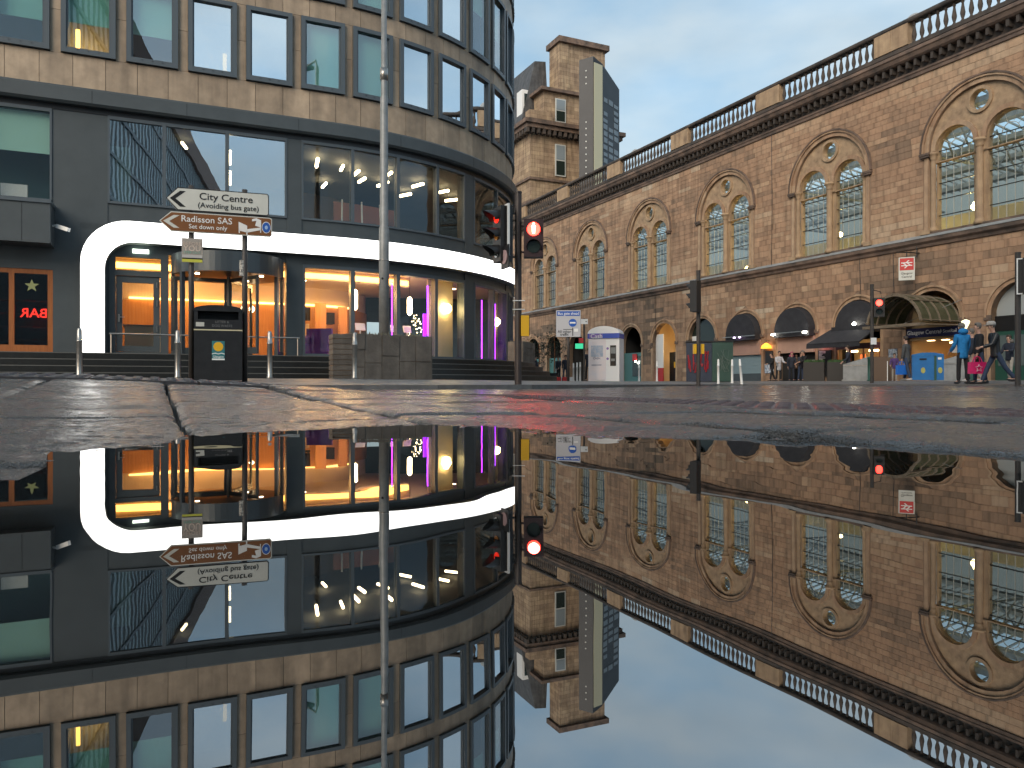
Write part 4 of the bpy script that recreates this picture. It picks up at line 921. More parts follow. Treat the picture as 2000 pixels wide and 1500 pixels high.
for k, t in enumerate(AT):
    j = k - 3; a = arch_base(k, t, j); arches[j] = a
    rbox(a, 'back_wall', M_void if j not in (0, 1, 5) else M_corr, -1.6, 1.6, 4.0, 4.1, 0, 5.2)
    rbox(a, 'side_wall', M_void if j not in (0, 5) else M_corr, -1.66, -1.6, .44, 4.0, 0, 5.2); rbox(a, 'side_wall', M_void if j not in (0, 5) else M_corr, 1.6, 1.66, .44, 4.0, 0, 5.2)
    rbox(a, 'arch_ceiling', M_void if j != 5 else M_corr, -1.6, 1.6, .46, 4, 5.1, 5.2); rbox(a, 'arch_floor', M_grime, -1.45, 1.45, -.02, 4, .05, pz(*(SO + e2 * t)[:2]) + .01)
    if j in (2, 3, 1):          # Dutch canopies
        mb = MB(); n = 18
        vs = []; fs = []
        for i in range(n + 1):
            q = math.pi * i / n
            for r, y in ((1.42, .1), (1.36, -.45 if j != 1 else -.2)):
                vs.append((r * math.cos(q), y, GSPR + .0 + r * math.sin(q)))
        for i in range(n): fs.append((i * 2, i * 2 + 1, i * 2 + 3, i * 2 + 2))
        mb.add(vs, fs); mb.prism([(1.37 * math.cos(math.pi * i / n), GSPR + 1.37 * math.sin(math.pi * i / n)) for i in range(n + 1)], -.46 if j != 1 else -.21, -.43 if j != 1 else -.18)
        mb.box(-1.4, 1.4, -.46, .1, GSPR - .35, GSPR + .002); mb.build('canopy', M_awn, a)
    if j in (2, 3):
        rbox(a, 'light_bar', M_steel, -1.5, 1.5, -.62, -.55, GSPR - .12, GSPR - .07)
        for sx in ((-1.25, 1.25) if j == 2 else (-.3, .2)):
            mb = MB(); mb.ball((sx, -.66, GSPR - .16), .10 if j == 2 else .06, 8, 5, (1.6, 1, .7)); mb.build('flood_light', M_spot if j == 2 else mat('violet_spot', (1, .7, 1), emit=(.85, .6, 1), estr=6), a)
        rbox(a, 'fascia', M_pink, -1.45, 1.45, -.1, .1, 1.95, GSPR - .35)
    if j == 3:
        for i in range(14): rbox(a, 'shutter_slat', M_shut, -1.44, 1.44, .05 + (i % 2) * .012, .1, .75 + i * .085, .75 + i * .085 + .08)
        rbox(a, 'stall_riser', M_dark, -1.44, 1.44, .05, .12, .1, .74)
    if j == 2: rbox(a, 'dark_opening', M_void, -1.44, 1.44, .3, .35, .1, 1.95); rbox(a, 'notice', M_white, 1.0, 1.25, .26, .29, 1.2, 1.5); rbox(a, 'notice', M_white, 1.0, 1.25, .26, .29, .8, 1.1)
    if j == 1:
        mb = MB(); mb.hexa([(-2.1, -1.6, 2.25), (1.5, -1.6, 2.25), (1.5, -.2, 3.1), (-1.6, -.2, 3.1), (-2.1, -1.62, 2.32), (1.5, -1.62, 2.32), (1.5, -.2, 3.18), (-1.6, -.2, 3.18)]); mb.build('awning', M_awn, a)
        rbox(a, 'awning_valance', M_awn, -2.1, 1.5, -1.63, -1.6, 2.05, 2.26)
        rbox(a, 'fascia', mat('maroon_fascia', (.10, .04, .04), rough=.6), -1.45, 1.45, -.05, .1, 2.0, 2.3)
        rbox(a, 'shop_interior', M_corr, -1.45, 1.45, 1.4, 1.45, .1, 2.6); rbox(a, 'shop_light', M_strip, -1.2, -.5, .5, .6, 1.85, 1.95); rbox(a, 'shop_light', M_strip, .3, .9, .5, .6, 1.85, 1.95)
        rbox(a, 'orange_poster', mat('orange_red', (.65, .13, .03), emit=(1, .2, .05), estr=.6), -.1, .25, .3, .33, .9, 1.7)
        rbox(a, 'stall_riser', M_dark, -1.45, 1.45, -.02, .1, .1, .85)
        for x in (-1.4, -.55, .35, 1.4): rbox(a, 'mullion', M_oak, x - .04, x + .04, .0, .08, .85, 2.0)
        mb = MB(); mb.ball((.1, -.4, 3.35), .1, 8, 5); mb.build('flood_light', M_spot, a)
    if j == 0:
        rbox(a, 'name_board', mat('navy_board', (.012, .015, .07), rough=.4), -1.42, 1.42, .02, .12, 2.42, 2.88)
        text('Glasgow Central', .30, M_white, a, (-.45, .01, 2.66), sx=.92); text('ScotRail', .22, M_white, a, (.95, .01, 2.66)); 
        text('><', .22, M_white, a, (.42, .01, 2.66))
        rbox(a, 'corridor_light', M_strip, -.9, .9, 2.6, 2.7, 2.2, 2.26); rbox(a, 'orange_door', mat('orange_door', (.7, .16, .04), emit=(1, .2, .04), estr=.5), -.1, .75, 3.9, 3.95, .1, 1.75)
        rbox(a, 'corridor_soffit', M_corr, -1.45, 1.45, .3, 3.9, 2.3, 2.38)
        for x in (-.7, .1, .8): rbox(a, 'soffit_light', M_strip, x - .15, x + .15, .8, 1.0, 2.27, 2.29)
        rbox(a, 'screen', M_white, .7, 1.1, .5, .55, 1.6, 2.1)
    if j == 4:
        rbox(a, 'arch_glass', M_lens, -1.45, 1.45, .3, .33, 2.4, 4.7); rbox(a, 'frosted_strip', M_white, -1.4, -.9, .27, .3, 2.5, 3.5)
    if j == 5:
        rbox(a, 'white_panel', M_white, -1.44, -.5, .3, .36, 1.3, 3.9); rbox(a, 'red_panel', mat('red_panel', (.45, .03, .03), rough=.5), -1.44, -.5, .28, .36, .1, 1.3); rbox(a, 'dark_door', M_black, -.5, 1.44, .9, 1.0, .1, 2.5)
        for z in (2.75, 3.05, 3.35): rbox(a, 'gold_light', M_strip, -.4, 1.2, 1.4, 1.6, z, z + .05)
        rbox(a, 'yellow_notice', M_yellow, .1, .45, .85, .89, 1.3, 1.75)
        mb = MB(); mb.tube([(-1.9, -.1, 2.6), (-.2, -.9, 2.9)], .03, 6); mb.build('sign_bracket', M_black, a)
    if j in (6, 7, 9, 10):
        rbox(a, 'shopfront', M_teal, -1.44, 1.44, .3, .36, .1, 2.6); rbox(a, 'shop_window', M_lens, -.2, 1.2, .27, .3, .7, 2.3)
        if j == 6:
            mb = MB(); mb.ball((.5, .1, 1.9), .07, 8, 5); mb.ball((.9, .1, 1.75), .07, 8, 5); mb.build('shop_light', M_spot, a)
            rbox(a, 'red_sign', mat('red_panel', (.45, .03, .03)), -.1, .5, .2, .25, 1.95, 2.5)
    if j < 0:
        rbox(a, 'door_screen', M_green, -1.44, 1.44, .3, .36, .1, 2.5); rbox(a, 'dark_transom', M_black, -1.44, 1.44, .28, .3, 2.5, 3.2); rbox(a, 'fanlight', mat('frosted_glass', (.35, .38, .38), rough=.3), -1.44, 1.44, .4, .42, 3.2, 4.9)
        for x in (-1.0, -.3, .4, 1.1): rbox(a, 'door_pane', mat('etched_pane', (.10, .13, .13), rough=.2), x - .28, x + .28, .27, .3, .9, 2.3)
    if j in (2, 3, 1, 4):      # lamps and boards on the piers to the left
        pass
# wall lamps, notice boards, tiles on the piers
def on_pier(j): return -(AT[j + 3] + 2.21)
def pier_thing(name, label, cat, boxes, lamp=None):
    root = empty(name, Matrix.Translation(SO) @ Matrix.Rotation(R_(-65), 4, 'Z') @ Vector(boxes[0][1][:1] + (-.05, boxes[0][1][4])), R_(-65)); tag(root, label, cat)
    for nm, (x, w, y0, y1, z0, z1), m in boxes:
        mb = MB(); mb.box(x - w / 2, x + w / 2, y0, y1, z0, z1); o = mb.build(nm, m, root); o.location = -Vector((boxes[0][1][0], -.05, boxes[0][1][4]))
    if lamp:
        x, y, z, r, m = lamp; mb = MB(); mb.lathe([(r, 0), (r * .8, r * .5), (r * .3, r * .9), (.02, r)], (x, y, z), 12); o = mb.build('lamp_shade', m, root, smooth=True); o.location = -Vector((boxes[0][1][0], -.05, boxes[0][1][4]))
        mb = MB(); mb.tube([(x, y, z + r), (x, y + .05, z + r + .15), (x, -.03, z + r + .18)], .015, 6); o = mb.build('lamp_arm', M_black, root); o.location = -Vector((boxes[0][1][0], -.05, boxes[0][1][4]))
    return root
M_orange_l = mat('orange_lamp_shade', (.8, .3, .02), emit=(1, .38, .03), estr=1.6); M_pink_l = mat('pink_lamp_shade', (.9, .4, .5), emit=(1, .42, .5), estr=1.6)
M_bluetile = mat('blue_white_tile', (.55, .60, .66), (.10, .16, .24), scale=9, rough=.4, detail=1)
x2 = on_pier(2)
pier_thing('menu_board', 'small black menu board under the orange wall lamp', 'menu board', [('board', (x2, .62, -.09, -.04, 1.35, 2.15), M_black), ('tile_panel', (x2, .75, -.08, -.04, .75, 1.33), M_bluetile)], (x2, -.3, 2.3, .34, M_orange_l))
x1 = on_pier(1)
mbd = pier_thing('menu_board', 'tall black menu board with white lines under the pink wall lamp', 'menu board', [('board', (x1, .95, -.12, -.06, .5, 2.0), M_black)], (x1, -.3, 2.25, .34, M_pink_l))
for i in range(17):
    mb = MB(); w = random.uniform(.2, .5); mb.box(-.4, -.4 + w, -.075, -.071, 1.42 - i * .075 + .0, 1.45 - i * .075); mb.build('menu_line', M_white, mbd)
x0 = -(AT[3] + 1.9)
pier_thing('tile_panel', 'blue and white tiled panel left of the station entrance', 'tile panel', [('panel', (x0 - .25, .5, -.10, -.05, .6, 1.9), M_bluetile)])
# entrance canopy: glazed barrel vault with green stain
can = empty('entrance_canopy', Matrix.Translation(SO) @ Matrix.Rotation(R_(-65), 4, 'Z') @ Vector((-AT[3], 0, 2.9)), R_(-65)); tag(can, 'arched glass entrance canopy stained green over the station doorway', 'canopy')
M_canglass = mat('algae_glass', (.035, .045, .02), (.075, .08, .05), scale=1.5, rough=.25)
M_canrib = mat('canopy_rib', (.22, .17, .12), (.12, .10, .07), scale=4, rough=.6)
CR = 1.5
ys_ = [-.05, -.75, -1.45, -2.1, -2.75]
def vault(r0, r1, y0, y1, n=14, e=8):
    mb = MB(); vs = []
    for i in range(n + 1):
        q = R_(e + (180 - 2 * e) * i / n)
        for r, y in ((r0, y0), (r1, y0), (r1, y1), (r0, y1)): vs.append((r * math.cos(q), y, r * 1.03 * math.sin(q) - .1))
    mb.add(vs, [(i * 4 + k, i * 4 + (k + 1) % 4, i * 4 + 4 + (k + 1) % 4, i * 4 + 4 + k) for i in range(n) for k in range(4)] + [(0, 1, 2, 3), (n * 4, n * 4 + 1, n * 4 + 2, n * 4 + 3)]); return mb
for i, y in enumerate(ys_): vault(CR - .06, CR + .05, y - .04, y + .04).build('rib', M_canrib, can)
for i in range(4): vault(CR - .005, CR + .005, ys_[i + 1] + .04, ys_[i] - .04).build('curved_pane', M_canglass, can)
for q in (8, 50, 90, 130, 172):
    mb = MB(); mb.tube([(CR * math.cos(R_(q)), 0, CR * 1.03 * math.sin(R_(q)) - .04), (CR * math.cos(R_(q)), -2.85, CR * 1.03 * math.sin(R_(q)) - .04)], .035, 6); mb.build('purlin', M_canrib, can)
mb = MB(); mb.box(-1.6, 1.6, -2.95, -2.6, -.12, .02); mb.build('gutter_beam', M_canrib, can)
mb = MB(); mb.tube([(.3, -2.6, .0), (1.6, -.05, 1.2)], .015, 5); mb.build('tie_rod', M_steel, can)
mb = MB(); mb.tube([(-1.5, -.05, .0), (-1.45, -2.8, -.05)], .04, 6); mb.tube([(1.5, -.05, .0), (1.45, -2.8, -.05)], .04, 6); mb.build('side_beam', M_canrib, can)
# hanging rail sign
sg = empty('hanging_sign', Matrix.Translation(SO) @ Matrix.Rotation(R_(-65), 4, 'Z') @ Vector((-26.45, -.9, 5.25)), 0); tag(sg, 'red and white projecting station sign hanging from a wall bracket', 'sign')
sg.rotation_euler = (0, 0, face_rz(None, (-18.5, -36)) )
mb = MB(); mb.box(-.36, .36, -.07, .07, 0, 1.15); mb.build('sign_case', M_offwhite, sg)
mb = MB(); mb.box(-.31, .31, -.078, -.07, .5, 1.1); mb.build('red_panel', mat('rail_red', (.55, .03, .03), rough=.4), sg)
mb = MB()
for z in (.73, .87): mb.box(-.25, .25, -.084, -.079, z - .022, z + .022)
mb.add([(-.06, -.083, .87), (.06, -.083, .99), (.13, -.083, .99), (.01, -.083, .87)], [(0, 1, 2, 3)]); mb.add([(.12, -.083, .74), (-.02, -.083, .87), (.05, -.083, .87), (.19, -.083, .74)], [(0, 1, 2, 3)])
mb.add([(-.19, -.083, .86), (-.12, -.083, .86), (.02, -.083, .73), (-.05, -.083, .73)], [(0, 1, 2, 3)]); mb.add([(-.0, -.083, .73), (.07, -.083, .73), (-.06, -.083, .6), (-.13, -.083, .6)], [(0, 1, 2, 3)])
mb.build('double_arrow', M_white, sg, fix=False)
text('Glasgow', .15, M_black, sg, (0, -.075, .34)); text('Central', .15, M_black, sg, (0, -.075, .17))
mb = MB(); mb.tube([(0, 0, 1.15), (0, 0, 1.45)], .025, 6); mb.tube([(-.4, -.1, 1.42), (.62, .72, 1.42)], .03, 6); mb.tube([(.45, .58, 1.2), (.45, .58, 1.75)], .025, 6); mb.build('bracket', M_black, sg)
# cables and a down pipe on the wall
for t, z0, z1 in ((27.9, 6.9, 2.9), (36.6, 15.6, 7.5), (30.0, 6.9, 3.9), (48.9, 6.9, 1.2)):
    mb = MB(); mb.tube([(-t, -.06, z0), (-t + .05, -.06, (z0 + z1) / 2), (-t, -.06, z1)], .018, 5); mb.build('wall_cable', M_black, station)

# ------------------------------------------------------------------ tall hotel block far up the street, and the dark tower beside it
tw = empty('far_sandstone_hotel', at(1036, 95), R_(25)); tag(tw, 'tall old sandstone block with big chimney stack above the station roof', 'building')
S2 = [(0.20, 0.15, 0.11), (0.32, 0.22, 0.15), (0.42, 0.31, 0.21), (0.5, 0.40, 0.28)]
M_tw = mat('far_sandstone', (0.46, 0.35, 0.23), (0.28, 0.20, 0.14), scale=.55, rough=.9, bump=.3, bscale=3, streak=.4)
def coursed(m, bw, rh):
    t = m.node_tree; b = [q for q in t.nodes if q.type == 'BSDF_PRINCIPLED'][0]; src = b.inputs['Base Color'].links[0].from_socket
    n = t.nodes.new; lk = t.links.new; tcn = n('ShaderNodeTexCoord'); sp = n('ShaderNodeSeparateXYZ'); ad = n('ShaderNodeMath'); co = n('ShaderNodeCombineXYZ'); br = n('ShaderNodeTexBrick')
    lk(tcn.outputs['Object'], sp.inputs[0]); lk(sp.outputs[0], ad.inputs[0]); lk(sp.outputs[1], ad.inputs[1]); lk(ad.outputs[0], co.inputs[0]); lk(sp.outputs[2], co.inputs[1]); lk(co.outputs[0], br.inputs['Vector'])
    br.inputs['Scale'].default_value = 1; br.inputs['Brick Width'].default_value = bw; br.inputs['Row Height'].default_value = rh; br.inputs['Mortar Size'].default_value = .02; br.inputs['Bias'].default_value = -.2
    br.inputs['Color1'].default_value = (1.1, 1.08, 1.05, 1); br.inputs['Color2'].default_value = (.66, .62, .6, 1); br.inputs['Mortar'].default_value = (.6, .55, .5, 1)
    mm = n('ShaderNodeMix'); mm.data_type = 'RGBA'; mm.blend_type = 'MULTIPLY'; mm.inputs[0].default_value = 1; lk(src, mm.inputs[6]); lk(br.outputs[0], mm.inputs[7]); lk(mm.outputs[2], b.inputs['Base Color'])
coursed(M_tw, 1.3, .5)
def tb_(name, m, x0, x1, y0, y1, z0, z1): mb = MB(); mb.box(x0, x1, y0, y1, z0, z1); return mb.build(name, m, tw)
tb_('wall', M_tw, 0, 12, 0, 40, 0, 31.6)
for z, h, o in ((31.6, .5, .9), (32.1, .5, 1.2), (25.4, .3, .25), (22.6, .25, .2), (19.4, .25, .2)): tb_('cornice', M_soot2, -o, 12 + o, -o, 40, z, z + h)
for i in range(18): tb_('modillion', M_soot, -.9 + i * .75, -.9 + i * .75 + .35, -.85, -.05, 31.0, 31.6)
for i in range(10): tb_('modillion', M_soot, -.85, -.05, .4 + i * .75, .75 + i * .75, 31.0, 31.6)
tb_('attic_wall', M_tw, 2.2, 12, .6, 8, 32.6, 36.9); tb_('attic_cornice', M_soot2, 1.6, 12.3, .1, 8.4, 36.9, 37.3); tb_('parapet', M_tw, -.2, 3.0, -.2, 1.0, 32.6, 34.0)
tb_('chimney_stack', M_tw, 4.7, 11.4, 1.0, 3.6, 37.3, 43.6); tb_('chimney_cap', M_soot2, 4.3, 11.8, .5, 4.1, 43.6, 44.3); tb_('chimney_quoin', M_tw, 4.6, 5.9, .9, 3.7, 37.3, 43.5)
mb = MB(); mb.hexa([(0, 3, 32.6), (4.2, 3, 32.6), (4.2, 40, 32.6), (0, 40, 32.6), (2.6, 4, 42), (4.2, 4, 42.2), (4.2, 40, 42.2), (2.6, 40, 42)]); mb.build('slate_roof', mat('slate', (.10, .10, .10), (.05, .05, .052), scale=1.5, rough=.6, streak=.5), tw)
tb_('dormer', M_white, .6, 1.8, 3.6, 5.2, 34.4, 37.9); tb_('dormer_pane', M_lens, .9, 1.5, 3.56, 3.6, 34.9, 37.4)
M_pw = mat('pale_sash', (.55, .58, .56), rough=.4)
for x, z0, z1 in ((4.5, 33.2, 36.2), (4.15, 26.2, 30.2), (4.15, 19.8, 23.2), (4.15, 13, 17)):
    w = empty('window', (x, -.05, z0), 0, tw)
    yy = .6 if z0 > 32 else 0
    for nm, m, bx in (('frame', M_pw, (-.75, .75, yy - .1, yy + .0, 0, z1 - z0)), ('upper_pane', mat('sky_pane', (.25, .30, .33), rough=.1), (-.6, .6, yy - .13, yy - .1, (z1 - z0) * .52, z1 - z0 - .15)), ('lower_pane', M_lens, (-.6, .6, yy - .13, yy - .1, .15, (z1 - z0) * .48))):
        mb = MB(); mb.box(*bx); mb.build(nm, m, w)
dt = empty('dark_tower', at(1131, 90), R_(25)); tag(dt, 'narrow dark tower with cream stripe and gridded side rising behind the balustrade', 'tower')
def db(name, m, pts, z0, z1): mb = MB(); mb.hexa([(*p, z0) for p in pts] + [(*p, z1) for p in pts]); return mb.build(name, m, dt)
M_dk = mat('charcoal_cladding', (.03, .034, .04), (.022, .025, .03), scale=1, rough=.5); M_cr = mat('cream_cladding', (.50, .48, .34), rough=.7); M_gr = mat('grey_grid', (.17, .20, .22), rough=.35)
P0_, P1_, P2_, P3_, P4_ = Vector((0, 0)), Vector((1.25, -1.1)), Vector((2.75, -.7)), Vector((6.6, 1.6)), Vector((4.8, 6))
zt0, zt1 = 37.2, 39.0
mb = MB(); q = [P0_, P1_, P2_, P3_, P4_]; n = 5
tops = [38.0, 38.3, 37.8, 36.2, 36]
mb.add([(*p, 0) for p in q] + [(*p, tops[i]) for i, p in enumerate(q)], [tuple(range(5))[::-1], (5, 6, 7, 8, 9)] + [(i, (i + 1) % 5, (i + 1) % 5 + 5, i + 5) for i in range(5)]); mb.build('tower_core', M_dk, dt)
def wallquad(name, m, a, b, u0, u1, z0, z1, th=.04):
    d = (b - a); n_ = Vector((d.y, -d.x)).normalized(); p, q_ = a + d * u0, a + d * u1; mb = MB()
    mb.hexa([(*(p + n_ * th), z0), (*(q_ + n_ * th), z0), (*q_, z0), (*p, z0), (*(p + n_ * th), z1), (*(q_ + n_ * th), z1), (*q_, z1), (*p, z1)]); return mb.build(name, m, dt)
wallquad('cream_stripe', M_cr, P1_, P2_, .08, .98, 0, 37.6, .06)
for i in range(34):
    z = 36.6 - i * .75
    if i in (3, 4, 5, 6, 7, 17, 18, 19): continue
    wallquad('light_dot', M_pw, P0_, P1_, .46, .54, z, z + .14)
for i in range(30):
    for u0, u1 in ((.05, .28), (.34, .60), (.66, .92)):
        if random.random() < .8: wallquad('window_panel', M_gr, P2_, P3_, u0 + random.uniform(0, .04), u1, 33.5 - i * .8, 33.5 - i * .8 + random.uniform(.4, .62))
wallquad('square_box', M_grime, P1_, P2_, .55, 1.15, 20.3, 22.4, .35)
# glass office block behind the viewpoint, seen only mirrored in the hotel windows
ob = empty('office_block', (-2, -10, 0), math.atan2(-.831, .556)); tag(ob, 'tall pale glass office block across the street, mirrored in the hotel windows', 'building')
M_og = mat('office_glass', (.66, .78, .82), (.74, .84, .88), scale=.3, rough=.25); M_ob = mat('office_brown', (.16, .08, .05), rough=.6)
mb = MB(); mb.box(0, 75, -14, -.1, 0, 30); mb.build('wall', M_og, ob)
for i in range(60): mb = MB(); mb.box(i * 1.25, i * 1.25 + .07, -.1, .04, 0, 27.5); mb.build('fin', M_grime, ob)
for z in (3.5, 7, 10.5, 14, 17.5, 21, 24.5): mb = MB(); mb.box(0, 75, -.1, .06, z, z + .3); mb.build('floor_band', M_frame, ob)
mb = MB(); mb.box(-.3, 75, -14, .35, 27.5, 30.2); mb.build('roof_fascia', M_ob, ob)

# ------------------------------------------------------------------ street furniture
def bollard(px, s, label, lean=0, h=.98, r=.055, group='steel bollards'):
    p = at(px, s); z = pz(p.x, p.y); mb = MB()
    mb.lathe([(r * 1.2, -.03), (r * 1.2, .03), (r, .05), (r * .93, h * .72), (r * 1.05, h * .725), (r * 1.05, h * .75), (r * .9, h * .755), (r * .82, h - .05), (r * .6, h - .01), (.01, h)], n=14)
    o = mb.build('bollard', M_steel if group == 'steel bollards' else M_white, smooth=True, loc=(p.x, p.y, z), rot=(0, R_(lean), 0)); tag(o, label, 'bollard', group); return o
bollard(155, 15.0, 'steel bollard in front of the left leg of the white light band')
bollard(347, 15.7, 'steel bollard just left of the black litter bin')
bollard(527, 15.9, 'steel bollard just right of the black litter bin')
bollard(693, 16.2, 'steel bollard in front of the stone planter wall')
for px, s, ln, lb in ((1403, 31, 0, 'pale bollard in front of the green cabinet, left of three'), (1430, 32, 0, 'pale bollard at the right corner of the green cabinet'), (1449, 30, -5, 'pale bollard leaning to the left beside the green cabinet'),
                      (1283, 38, 0, 'pale bollard at the white and red arch doorway'), (1248, 42, 0, 'pale bollard right of the cash kiosk'), (1120, 42, 0, 'pale bollard left of the cash kiosk, leftmost'), (1127, 41, 0, 'pale bollard left of the cash kiosk, middle'), (1133, 40, 0, 'pale bollard left of the cash kiosk, nearest to it')):
    bollard(px, s, lb, ln, 1.0, .05, 'pale bollards')
# direction signs on two posts
def post(name, p, r, h, m, parent=None, z=None):
    mb = MB(); mb.tube([(p.x, p.y, (pz(p.x, p.y) if z is None else z) - .05), (p.x, p.y, h)], r, 12); return mb.build(name, m, parent, world=parent is not None, smooth=True)
pA, pB = at(379, 13.1), at(473, 13.35)
M_post = mat('dark_post', (.035, .032, .03), (.055, .045, .038), scale=6, rough=.5)
pm = (pA + pB) / 2; srz = math.atan2(pB.y - pA.y, pB.x - pA.x)
fs_ = empty('direction_sign', (pm.x, pm.y, pz(pm.x, pm.y)), srz); tag(fs_, 'two arrow direction signs, white over brown, on twin dark posts', 'sign')
zb_ = pz(pm.x, pm.y)
for sx in (-1, 1): mb = MB(); mb.tube([(sx * .43, 0, -.05), (sx * .43, 0, 3.45 - zb_)], .045, 12); mb.build('post', M_post, fs_, smooth=True)
def arrow_sign(name, x0, x1, z0, z1, face, edge, ch):
    h = (z1 - z0) / 2; zc = (z0 + z1) / 2; tip = .18
    def P(i): return [(x0 + i * 1.2, zc), (x0 + tip + i * .5, z0 + i), (x1 - .03 - i * .2, z0 + i), (x1 - i, z0 + .03 + i * .5), (x1 - i, z1 - .03 - i * .5), (x1 - .03 - i * .2, z1 - i), (x0 + tip + i * .5, z1 - i)]
    mb = MB(); mb.prism(P(0), -.085, -.055); o = mb.build(name, edge, fs_)
    mb = MB(); mb.prism(P(.016), -.090, -.086); mb.build('sign_face', face, o)
    mb = MB(); w = .09
    a = x0 + .06
    mb.add([(a, -.0925, zc), (a + tip * .9, -.0925, z0 + .06), (a + tip * .9 + w, -.0925, z0 + .06), (a + w, -.0925, zc), (a + tip * .9 + w, -.0925, z1 - .06), (a + tip * .9, -.0925, z1 - .06)], [(0, 1, 2, 3), (0, 3, 4, 5)]); mb.build('chevron', ch, o, fix=False)
    return o
Z = lambda y, s=13.2: (750 - y) * s / 1500 + .07 - zb_
w1 = arrow_sign('white_arrow_sign', -.82, .83, Z(417), Z(373), M_offwhite, M_black, M_black)
text('City Centre', .165, M_black, w1, (.13, -.094, Z(388)), ext=.001, sx=1.08); text('(Avoiding bus gate)', .125, M_black, w1, (.17, -.094, Z(405)), ext=.001, sx=1.02)
w2 = arrow_sign('brown_arrow_sign', -.92, .88, Z(458), Z(420), M_brown, M_offwhite, M_offwhite)
text('Radisson SAS', .15, M_white, w2, (-.18, -.094, Z(433)), ext=.001); text('Set down only', .105, M_white, w2, (-.16, -.094, Z(447)), ext=.001)
mb = MB()   # bed symbol
yb = -.094; zb2 = Z(449)
for a in ([(.33, 0), (.47, -.03), (.47, .09), (.33, .15)], [(.47, -.03), (.70, .03), (.70, .075), (.47, .03)], [(.60, .10), (.70, .07), (.70, .20), (.62, .23), (.55, .21), (.55, .17), (.62, .185)], [(.33, -.04), (.35, -.045), (.35, .02), (.33, .02)], [(.455, -.08), (.475, -.08), (.475, 0), (.455, 0)], [(.685, -.02), (.70, -.015), (.70, .05), (.685, .05)]):
    mb.add([(x, yb, zb2 + z) for x, z in a], [tuple(range(len(a)))])
mb.build('bed_symbol', M_white, w2, fix=False)
for r, m, y in ((.088, M_white, -.0925), (.078, M_blue, -.0945), (.03, mat('crest_pale', (.35, .5, .75), rough=.5), -.0965)):
    mb = MB(); mb.prism([(.785 + .85 * r * math.cos(R_(q)), Z(440) + r * 1.15 * math.sin(R_(q))) for q in range(0, 360, 20)], y, y + .001); mb.build('roundel', m, w2)
# poster strapped to the left post
po = empty('poster', (pA.x, pA.y - .07, Z(516) + zb_), srz - .03); tag(po, 'small grey safety poster strapped to the left sign post', 'poster')
M_pgrey = mat('poster_grey', (.33, .30, .27), rough=.6)
def pb(name, m, x0, x1, z0, z1, y): mb = MB(); mb.box(x0, x1, y, y + .004, z0, z1); return mb.build(name, m, po)
pb('poster_board', M_pgrey, -.165, .165, 0, .41, -.012); pb('yellow_strip', mat('lime_strip', (.50, .50, .06), rough=.5), -.16, .16, .005, .055, -.016); pb('dark_hill', M_black, -.16, .16, .056, .078, -.016); pb('pale_sky', mat('pale_sky_print', (.45, .44, .42), rough=.6), -.16, .16, .079, .13, -.016)
M_ptxt = mat('poster_print', (.55, .45, .38), rough=.6)
text('BEFORE', .085, M_ptxt, po, (0, -.018, .315), ext=.001); text('YOU', .13, mat('poster_print2', (.62, .52, .44), rough=.6), po, (0, -.018, .235), ext=.001); text('STEP OUT', .06, mat('poster_green', (.25, .45, .36), rough=.6), po, (0, -.018, .165), ext=.001)
stk = MB(); stk.tube([(pB.x, pB.y, Z(537) + zb_), (pB.x, pB.y, Z(506) + zb_)], .0475, 12); o = stk.build('sticker', mat('sticker_print', (.60, .58, .52), (.12, .12, .12), scale=30, rough=.6, detail=1), fs_); o.matrix_parent_inverse = Matrix.Rotation(-srz, 4, 'Z') @ Matrix.Translation(-fs_.location)
# litter bin
bn = empty('litter_bin', (pm.x + .03, pm.y - .05, zb_), srz); tag(bn, 'black litter bin with domed top and yellow sun sticker between sign posts', 'bin')
M_bin = mat('bin_black', (.010, .011, .012), (.018, .018, .02), scale=8, rough=.38)
bw = .38
def nb2(name, m, x0, x1, y0, y1, z0, z1): mb = MB(); mb.box(x0, x1, y0, y1, z0, z1); return mb.build(name, m, bn)
nb2('bin_body', M_bin, -bw, bw, -.28, .28, .02, .86); nb2('cream_band', mat('cream_stripe', (.55, .50, .33), rough=.5), -bw - .003, bw + .003, -.285, .285, .855, .875)
nb2('upper_band', M_bin, -bw, bw, -.28, .28, .875, 1.04); nb2('aperture_back', M_black, -bw + .02, bw - .02, .1, .2, 1.04, 1.18)
for sx in (-1, 1): nb2('aperture_post', M_bin, sx * (bw - .03) - .03, sx * (bw - .03) + .03, -.28, .28, 1.04, 1.18)
mb = MB(); mb.prism([(-bw - .01, 1.18), (bw + .01, 1.18), (bw + .01, 1.21)] + [(bw * math.cos(R_(q)), 1.21 + .075 * math.sin(R_(q))) for q in range(0, 181, 15)] + [(-bw - .01, 1.21)], -.29, .29); mb.build('domed_lid', M_bin, bn)
nb2('ashtray', mat('pale_ash', (.5, .5, .46), rough=.4), -bw + .03, -bw + .16, -.29, -.281, .92, .99)
text('LITTER &', .055, mat('faded_print', (.16, .16, .16), rough=.5), bn, (.06, -.283, 1.0), ext=.001); text('DOG WASTE', .055, MATS['faded_print'], bn, (.06, -.283, .935), ext=.001)
stn = nb2('sticker', mat('sticker_teal', (.03, .17, .19), rough=.5), -.10, .10, -.284, -.281, .36, .68)
